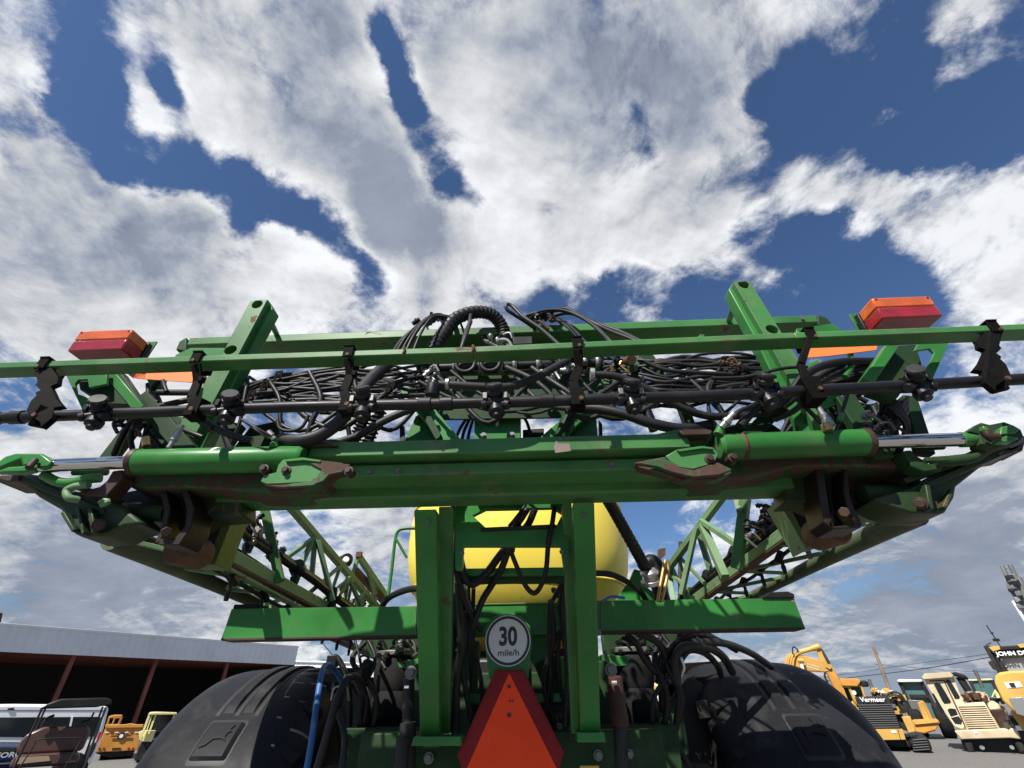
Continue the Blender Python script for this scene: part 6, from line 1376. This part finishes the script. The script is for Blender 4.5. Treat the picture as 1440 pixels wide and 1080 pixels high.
def clutter2(root, cx, cy, D, n, seed, rx, ry, mats):
    rnd = random.Random(seed)
    for mt in mats:
        b = MB()
        for k in range(n):
            p = at3(cx + rnd.uniform(-rx, rx), cy + rnd.uniform(-ry, ry), D + rnd.uniform(-.2, .2))
            b.box(p, (rnd.uniform(.06, .22), rnd.uniform(.06, .2), rnd.uniform(.05, .2)), rnd.uniform(0, 3))
        o = b.build('mechanical_parts', mt, root, .008); o['kind'] = 'stuff'
M['slat'] = plain('grille_slat', (.10, .10, .10), .5)
trencher()
def glassloader():
    S = T_('wheel_loader', 'yellow wheel loader with tall glass cab behind, between the trencher and the beige dozer', 'wheel loader', 1300, 1030, 27)
    D = 27
    Q(S, 'cab_glass', 'glass_teal', [(1266, 959), (1296, 959), (1316, 990), (1330, 1020), (1290, 1015), (1278, 1000)], D + .3, .04, 0)
    Q(S, 'cab_roof', 'white', [(1261, 957), (1264, 955), (1296, 955.5), (1297, 959), (1263, 959.5)], D, 1.6, .03)
    for x0, y0, x1, y1 in ((1264, 958, 1284, 1000), (1296, 958, 1318, 1000), (1279, 979, 1306, 979), (1284, 1000, 1300, 1024)):
        QB(S, 'cab_pillar', 'mach_black', lambda b: b.bar(at3(x0, y0, D + .2), at3(x1, y1, D + .2), .14, .14, tuple(FR['n'])), .01)
    Q(S, 'driver_seat', 'mach_black', [(1282, 966), (1287, 964), (1293, 978), (1284, 980)], D + .8, .5, .04)
    Q(S, 'lift_arm', 'cat_yellow', [(1290, 988), (1297, 985), (1308, 1012), (1300, 1014)], D - .4, .3, .03)
    Q(S, 'lift_arm', 'cat_orange', [(1297, 985), (1301, 988), (1312, 1012), (1308, 1012)], D - .38, .4, .02)
    bk = Q(S, 'front_frame', 'cat_orange', [(1282, 1013), (1318, 1011), (1322, 1016), (1315, 1028), (1300, 1032), (1288, 1030)], D - .6, 1.2, .05)
    Q(S, 'front_beam', 'cat_yellow', [(1284, 1012), (1317, 1011), (1320, 1016), (1286, 1019)], D - .7, .4, .02)
    Q(S, 'dashboard', 'steel_dull', [(1276, 984), (1298, 985), (1304, 1004), (1288, 1010)], D + .1, .3, .02)
    for x in (1330, 1292): p = at3(x, 1020, D + .6); wheel_x(S, (p.x, p.y, .66), .66, .5, (math.cos(FR['az']), -math.sin(FR['az']), 0))
glassloader()
def beige():
    S = T_('beige_dozer', 'weathered beige dozer with oval-windowed cab and slatted grille', 'bulldozer', 1390, 1055, 21)
    D = 21
    oh = lambda *p: list(p)
    cabp = Q(S, 'cab', 'beige', [(1298, 951), (1340, 948), (1342, 955), (1350, 975), (1362, 1000), (1357, 1024), (1352, 1026), (1342, 1022), (1320, 990), (1304, 965)], D, 1.5, .03)
    Q(cabp, 'cab_roof', 'beige', [(1296, 952), (1300, 947), (1335, 945), (1341, 950), (1340, 953), (1299, 956)], D - .15, 1.8, .03)
    def win(L): Q(cabp, 'window', 'glass', L, D - .012, .03, .01)
    win([(1313, 962), (1317, 960), (1322, 961), (1337, 986), (1337, 989), (1328, 990), (1325, 986)])
    win([(1329, 957), (1333, 955), (1337, 958), (1350, 980), (1349, 983), (1343, 983)])
    win([(1310, 975), (1313, 975), (1328, 1000), (1327, 1004), (1323, 1002)])
    win([(1332, 998), (1336, 996), (1344, 997), (1347, 1005), (1337, 1008)])
    win([(1337, 1009.5), (1348, 1007), (1353, 1014), (1352, 1019), (1343, 1018)])
    Q(cabp, 'door_seam', 'brown', [(1307, 957), (1328, 956), (1358, 1020), (1356, 1021), (1327, 957.5), (1308, 958.5)], D - .01, .02, 0)
    Q(S, 'radiator_housing', 'beige', [(1344, 990), (1384, 987), (1406, 1025), (1360, 1027)], D - .1, 2.2, .03)
    for k in range(11):
        t = .08 + k * .086; xa = 1345 + 16 * t; xb = 1385 + 20 * t; y = 990 + 35 * t - .5
        Q(S, 'grille_slat', 'beige' if k % 1 == 0 else 'brown', [(xa + 1, y), (xb - 1.5, y - .9), (xb - 1, y + .5), (xa + 1.4, y + 1.6)], D - .17, .07, 0)
        Q(S, 'grille_gap', 'brown', [(xa + 1.6, y + 1.7), (xb - .8, y + .6), (xb - .4, y + 1.9), (xa + 2.1, y + 2.9)], D - .115, .03, 0)
    Q(S, 'engine_door', 'brown', [(1392, 998), (1412, 997), (1424, 1024), (1408, 1026)], D - .05, .6, .02)
    Q(S, 'nose_cap', 'beige', [(1388, 990), (1396, 985), (1404, 990), (1409, 998), (1392, 1000)], D, 1.2, .05)
    Q(S, 'side_frame', 'beige', [(1411, 998), (1416, 1000), (1438, 1035), (1424, 1027)], D, .8, .02)
    Q(S, 'push_beam', 'beige', [(1342, 1028), (1370, 1026), (1432, 1024), (1438, 1040), (1420, 1038), (1352, 1040)], D - .4, .4, .03)
    Q(S, 'decal', 'mach_white', [(1368, 1027), (1373, 1026), (1375, 1031), (1371, 1032)], D - .42, .02, 0)
    Q(S, 'undercarriage', 'mach_black', [(1350, 1040), (1440, 1036), (1450, 1060), (1362, 1063)], D, 3.0, .05)
    for xa in (1352, 1424): Q(S, 'crawler_track', 'mach_black', [(xa, 1040), (xa + 14, 1040), (xa + 20, 1060), (xa + 10, 1061)], D - .3, 3.4, .08)
    QB(S, 'air_cleaner', 'mach_black', lambda b: [b.prof(at3(1350, 953, D + .6), at3(1350, 947, D + .6), [(0, .2), (.5, .23), (1, .14)], 14), b.cyl(at3(1362, 972, D + .6), at3(1349, 952, D + .6), .12, 12)], 0)
    QB(S, 'exhaust_stack', 'steel_dull', lambda b: [b.cyl(at3(1382, 968, D + .7), at3(1373, 946, D + .7), .055, 10), b.cyl(at3(1374, 949, D + .7), at3(1370, 942, D + .7), .06, 10)], 0)
    clutter2(S, 1370, 980, D + .2, 14, 41, 16, 4, ('brown', 'beige', 'rust')); clutter2(S, 1424, 1015, D - .2, 6, 42, 10, 12, ('mach_black', 'steel_dull', 'mach_white'))
    QB(S, 'hinge_bolt', 'steel', lambda b: [b.cyl(at3(1381, 1051, D - .1), at3(1381, 1051, D - .2), .07, 8), b.cyl(at3(1423, 1051, D - .4), at3(1423, 1051, D - .5), .06, 8)], 0)
beige()
def tealcab():
    S = T_('glass_cab_loader', 'machine with dark-framed teal glass cab standing behind the beige dozer', 'loader', 1385, 1000, 27)
    D = 27
    Q(S, 'cab_glass', 'glass_teal', [(1365, 957), (1394, 956), (1406, 985), (1402, 1000), (1376, 1000)], D, .05, 0)
    Q(S, 'cab_roof', 'pale_yellow', [(1361, 955.5), (1394, 954), (1397, 956.5), (1363, 958)], D - .1, 1.6, .02)
    for x0, y0, x1, y1 in ((1364, 957, 1376, 984), (1395, 956, 1411, 990), (1375, 984, 1408, 984)):
        QB(S, 'cab_pillar', 'mach_black', lambda b: b.bar(at3(x0, y0, D - .05), at3(x1, y1, D - .05), .13, .13, tuple(FR['n'])), .01)
    Q(S, 'driver_seat', 'mach_black', [(1376, 966), (1381, 964), (1387, 980), (1379, 982)], D + .7, .5, .04)
    Q(S, 'body', 'cat_yellow', [(1372, 995), (1412, 993), (1430, 1030), (1390, 1032)], D + .2, 3, .05)
    Q(S, 'side_mirror', 'pale_yellow', [(1394, 980), (1399, 969), (1404, 975), (1407, 981), (1402, 982), (1399, 974), (1396, 981)], D - .4, .06, .003)
    Q(S, 'fender', 'cat_yellow', [(1408, 980), (1412, 979), (1420, 990), (1414, 989)], D - .5, .3, .02)
    p = at3(1400, 1020, D + 1); wheel_x(S, (p.x, p.y, .7), .7, .5, (math.cos(FR['az']), -math.sin(FR['az']), 0))
tealcab()
def bigloader():
    S = T_('large_yellow_loader', 'largest yellow loader at the right edge with lettering above its windscreen', 'wheel loader', 1430, 1010, 20)
    D = 19.8
    Q(S, 'windscreen', 'glass_sky', [(1408, 924), (1462, 920), (1470, 945), (1415, 947)], D + .15, .05, 0)
    Q(S, 'sun_strip', 'mach_black', [(1396, 914), (1404, 913), (1464, 908), (1468, 922), (1406, 926)], D, .2, .01)
    c = at3(1431, 918.5, D - .16); text_obj('lettering', 'JOHN DEERE', .165, 'mach_white', S, Matrix.Translation(c) @ Matrix.Rotation(-FR['az'], 4, 'Z') @ Matrix.Rotation(R_(90), 4, 'X') , .008, .006, 1.18)
    for x0, y0, x1, y1 in ((1387, 908, 1408, 946), (1397, 918, 1416, 948)): QB(S, 'cab_pillar', 'hose_dusty', lambda b: b.bar(at3(x0, y0, D + .05), at3(x1, y1, D + .05), .18, .2, tuple(FR['n'])), .01)
    Q(S, 'roof_lamp', 'cat_yellow', [(1390, 910), (1405, 908), (1407, 913), (1396, 916)], D - .2, .4, .01)
    Q(S, 'roof_lamp', 'cat_yellow', [(1430, 906), (1452, 904), (1452, 909), (1434, 911)], D - .2, .4, .01)
    Q(S, 'cab_roof', 'mach_black', [(1404, 909), (1462, 905), (1464, 911), (1406, 914)], D - .1, 2.0, .03)
    Q(S, 'cab_body', 'cat_yellow', [(1413, 933), (1420, 938), (1430, 948), (1416, 948)], D + .6, .6, .03)
    Q(S, 'bonnet', 'cat_yellow', [(1399, 960), (1400, 950), (1406, 945.5), (1420, 943.5), (1470, 942), (1490, 1000), (1460, 1018), (1425, 1000), (1410, 985)], D - .6, 3.0, .14)
    Q(S, 'maker_plate', 'mach_white', [(1412, 960), (1434, 958), (1438, 966), (1417, 968)], D - .62, .02, 0)
    Q(S, 'maker_plate_panel', 'hose_dusty', [(1418, 960.5), (1426, 960), (1429, 966), (1422, 966.5)], D - .635, .015, 0)
    Q(S, 'side_mirror', 'hose_dusty', [(1389, 931), (1395, 928), (1404, 944), (1396, 941)], D - .2, .1, .02)
    Q(S, 'engine_access', 'steel', [(1418, 982), (1438, 980), (1450, 1010), (1430, 1004)], D - .62, .03, .01)
    Q(S, 'lower_body', 'cat_yellow', [(1420, 1000), (1470, 998), (1485, 1030), (1440, 1030)], D, 2.0, .08)
    Q(S, 'lower_linkage', 'mach_black', [(1422, 1012), (1440, 1012), (1460, 1050), (1436, 1042)], D + .2, 1.0, .05)
    QB(S, 'beacon_aerial', 'mach_black', lambda b: [b.cyl(at3(1407, 909, D), at3(1387, 879, D), .018, 8), b.cyl(at3(1394.5, 889.5, D), at3(1395.5, 891, D), .05, 10), b.box(at3(1401, 900, D), (.16, .1, .08)), b.tube([at3(1391, 911, D), at3(1387, 907, D), at3(1394, 904, D)], .02, 6, 2)], 0)
    p = at3(1465, 1030, D + 1); wheel_x(S, (p.x, p.y, .8), .8, .6, (math.cos(FR['az']), -math.sin(FR['az']), 0))
M['glass_sky'] = glass_dark('pale_windscreen', (.25, .28, .30))
bigloader()
def behind():
    S = T_('compact_yellow_loader', 'small yellow loader glimpsed through the gap beside the right wheel, red-framed window', 'loader', 915, 1040, 12)
    D = 12
    Q(S, 'cab_body', 'cat_orange', [(905, 965), (933, 963), (938, 1000), (945, 1025), (905, 1025)], D + .5, 1.2, .03)
    Q(S, 'roof_edge', 'cat_yellow', [(914, 964), (934, 963), (936, 980), (914, 978)], D + .3, .3, .02)
    Q(S, 'white_panel', 'white', [(915, 950), (932, 958), (934, 965), (914, 965)], D + .4, .2, .01)
    Q(S, 'side_window', 'white', [(914, 978), (932, 978), (934, 1000), (926, 1003), (912, 990)], D + .28, .04, .004)
    Q(S, 'window_glass', 'glass', [(928, 983), (934, 983), (935, 997), (929, 1001)], D + .25, .04, .004)
    QB(S, 'red_frame', 'red_lamp', lambda b: b.tube([at3(928, 978, D + .22), at3(935, 984, D + .22), at3(937, 993, D + .22), at3(932, 1003, D + .22), at3(927, 1002, D + .22)], .03, 8, 2), 0)
    Q(S, 'bonnet', 'cat_orange', [(908, 1005), (930, 1003), (932, 1012), (926, 1023), (906, 1022)], D, .6, .04)
    Q(S, 'yellow_step', 'pale_yellow', [(907, 1023), (926, 1022), (926, 1031), (909, 1033)], D, .5, .02)
    Q(S, 'track_frame', 'rust', [(908, 1033), (928, 1031), (930, 1060), (914, 1060)], D + .05, 1.5, .04)
    QB(S, 'grab_bar', 'cat_orange', lambda b: b.bar(at3(916, 990, D + .1), at3(925, 1003, D + .1), .05, .05, tuple(FR['n'])), .004)
behind()
# ---- drill mast at the far right
def mast_():
    S = T_('drill_rig', 'grey lattice drill mast head leaning in at the right edge of the sky', 'drill rig', 1430, 850, 28)
    D = 28; rnd = random.Random(5)
    QB(S, 'mast_tube', 'steel', lambda b: [b.bar(at3(1409, 795, D), at3(1456, 900, D), .16, .16, (0, 1, 0)), b.bar(at3(1420, 794, D), at3(1470, 890, D + .2), .16, .16, (0, 1, 0)), b.bar(at3(1432, 812, D + .1), at3(1480, 900, D + .1), .2, .2, (0, 1, 0))], .01)
    for k in range(9):
        QB(S, 'lattice_brace', 'steel', lambda b: b.bar(at3(1410 + k * 5, 798 + k * 11, D), at3(1424 + k * 5, 800 + k * 10 + (6 if k % 2 else -2), D + .1), .09, .09, tuple(FR['n'])), .004)
    Q(S, 'head_plate', 'steel_dull', [(1414, 812), (1426, 806), (1440, 826), (1446, 850), (1424, 838), (1416, 826)], D - .15, .4, .02)
    Q(S, 'head_opening', 'mach_black', [(1424, 816), (1432, 815), (1436, 822), (1427, 823)], D - .2, .06, 0)
    for k in range(10):
        QB(S, 'sheave_block', 'steel' if k % 2 else 'mach_black', lambda b: b.box(at3(1416 + rnd.uniform(-3, 8) + k * 2.2, 812 + k * 4.5, D - .3), (rnd.uniform(.15, .35), .2, rnd.uniform(.1, .25)), rnd.uniform(0, 3)), .01)
    QB(S, 'lift_ram', 'white', lambda b: b.cyl(at3(1424, 845, D - .3), at3(1450, 886, D - .3), .07, 12), 0)
    QB(S, 'mast_foot', 'steel_dull', lambda b: b.bar(at3(1456, 898, D), Vector((at3(1456, 898, D).x + .3, at3(1456, 898, D).y, 0)), .5, .5, tuple(FR['n'])), .02)
mast_()
# ---- pole and wires
pp_ = T_('utility_pole', 'lone wooden utility pole beyond the yellow machines', 'pole', 1253, 978, 45)
p0, p1 = at(1228, 910, 45), at(1254, 980, 45)
MB().prof(Vector((p0.x, 45, 0)), Vector((p0.x, 45, p0.z)), [(0, .16), (1, .11)], 12).build('pole_shaft', 'wood', pp_)
MB().box(Vector((p0.x, 44.9, p0.z - .35)), (.16, .1, .25)).build('insulator_bracket', 'wood', pp_)
for i, L in enumerate(([(1080, 970, 90), (1180, 955, 78), (1290, 941.5, 68), (1393, 924, 58), (1520, 898, 50)], [(1080, 962, 92), (1180, 949, 80), (1290, 933, 70), (1393, 919, 60), (1520, 896, 52)], [(1230, 934, 85), (1290, 939, 80), (1360, 944, 75), (1460, 946, 70)])):
    b = MB(); b.tube([at(*q) for q in L], .035 if i == 0 else .02, 6, 4)
    o = b.build('overhead_wire', 'hose', None, 0); o['category'] = 'wire'; o['label'] = ('thicker lowest-left overhead wire crossing the sky behind the pole', 'thin overhead wire just above the thicker one', 'faint overhead wire running level to the right behind the cabs')[i]
lp = T_('roof_aerial', 'tiny dark roof fitting at the left edge above the shed', 'vent', 0, 870, 40)
Q(lp, 'vent_cap', 'brown', [(-6, 861), (4, 862), (2, 872), (0, 880), (-6, 880)], 40, .3, .02)
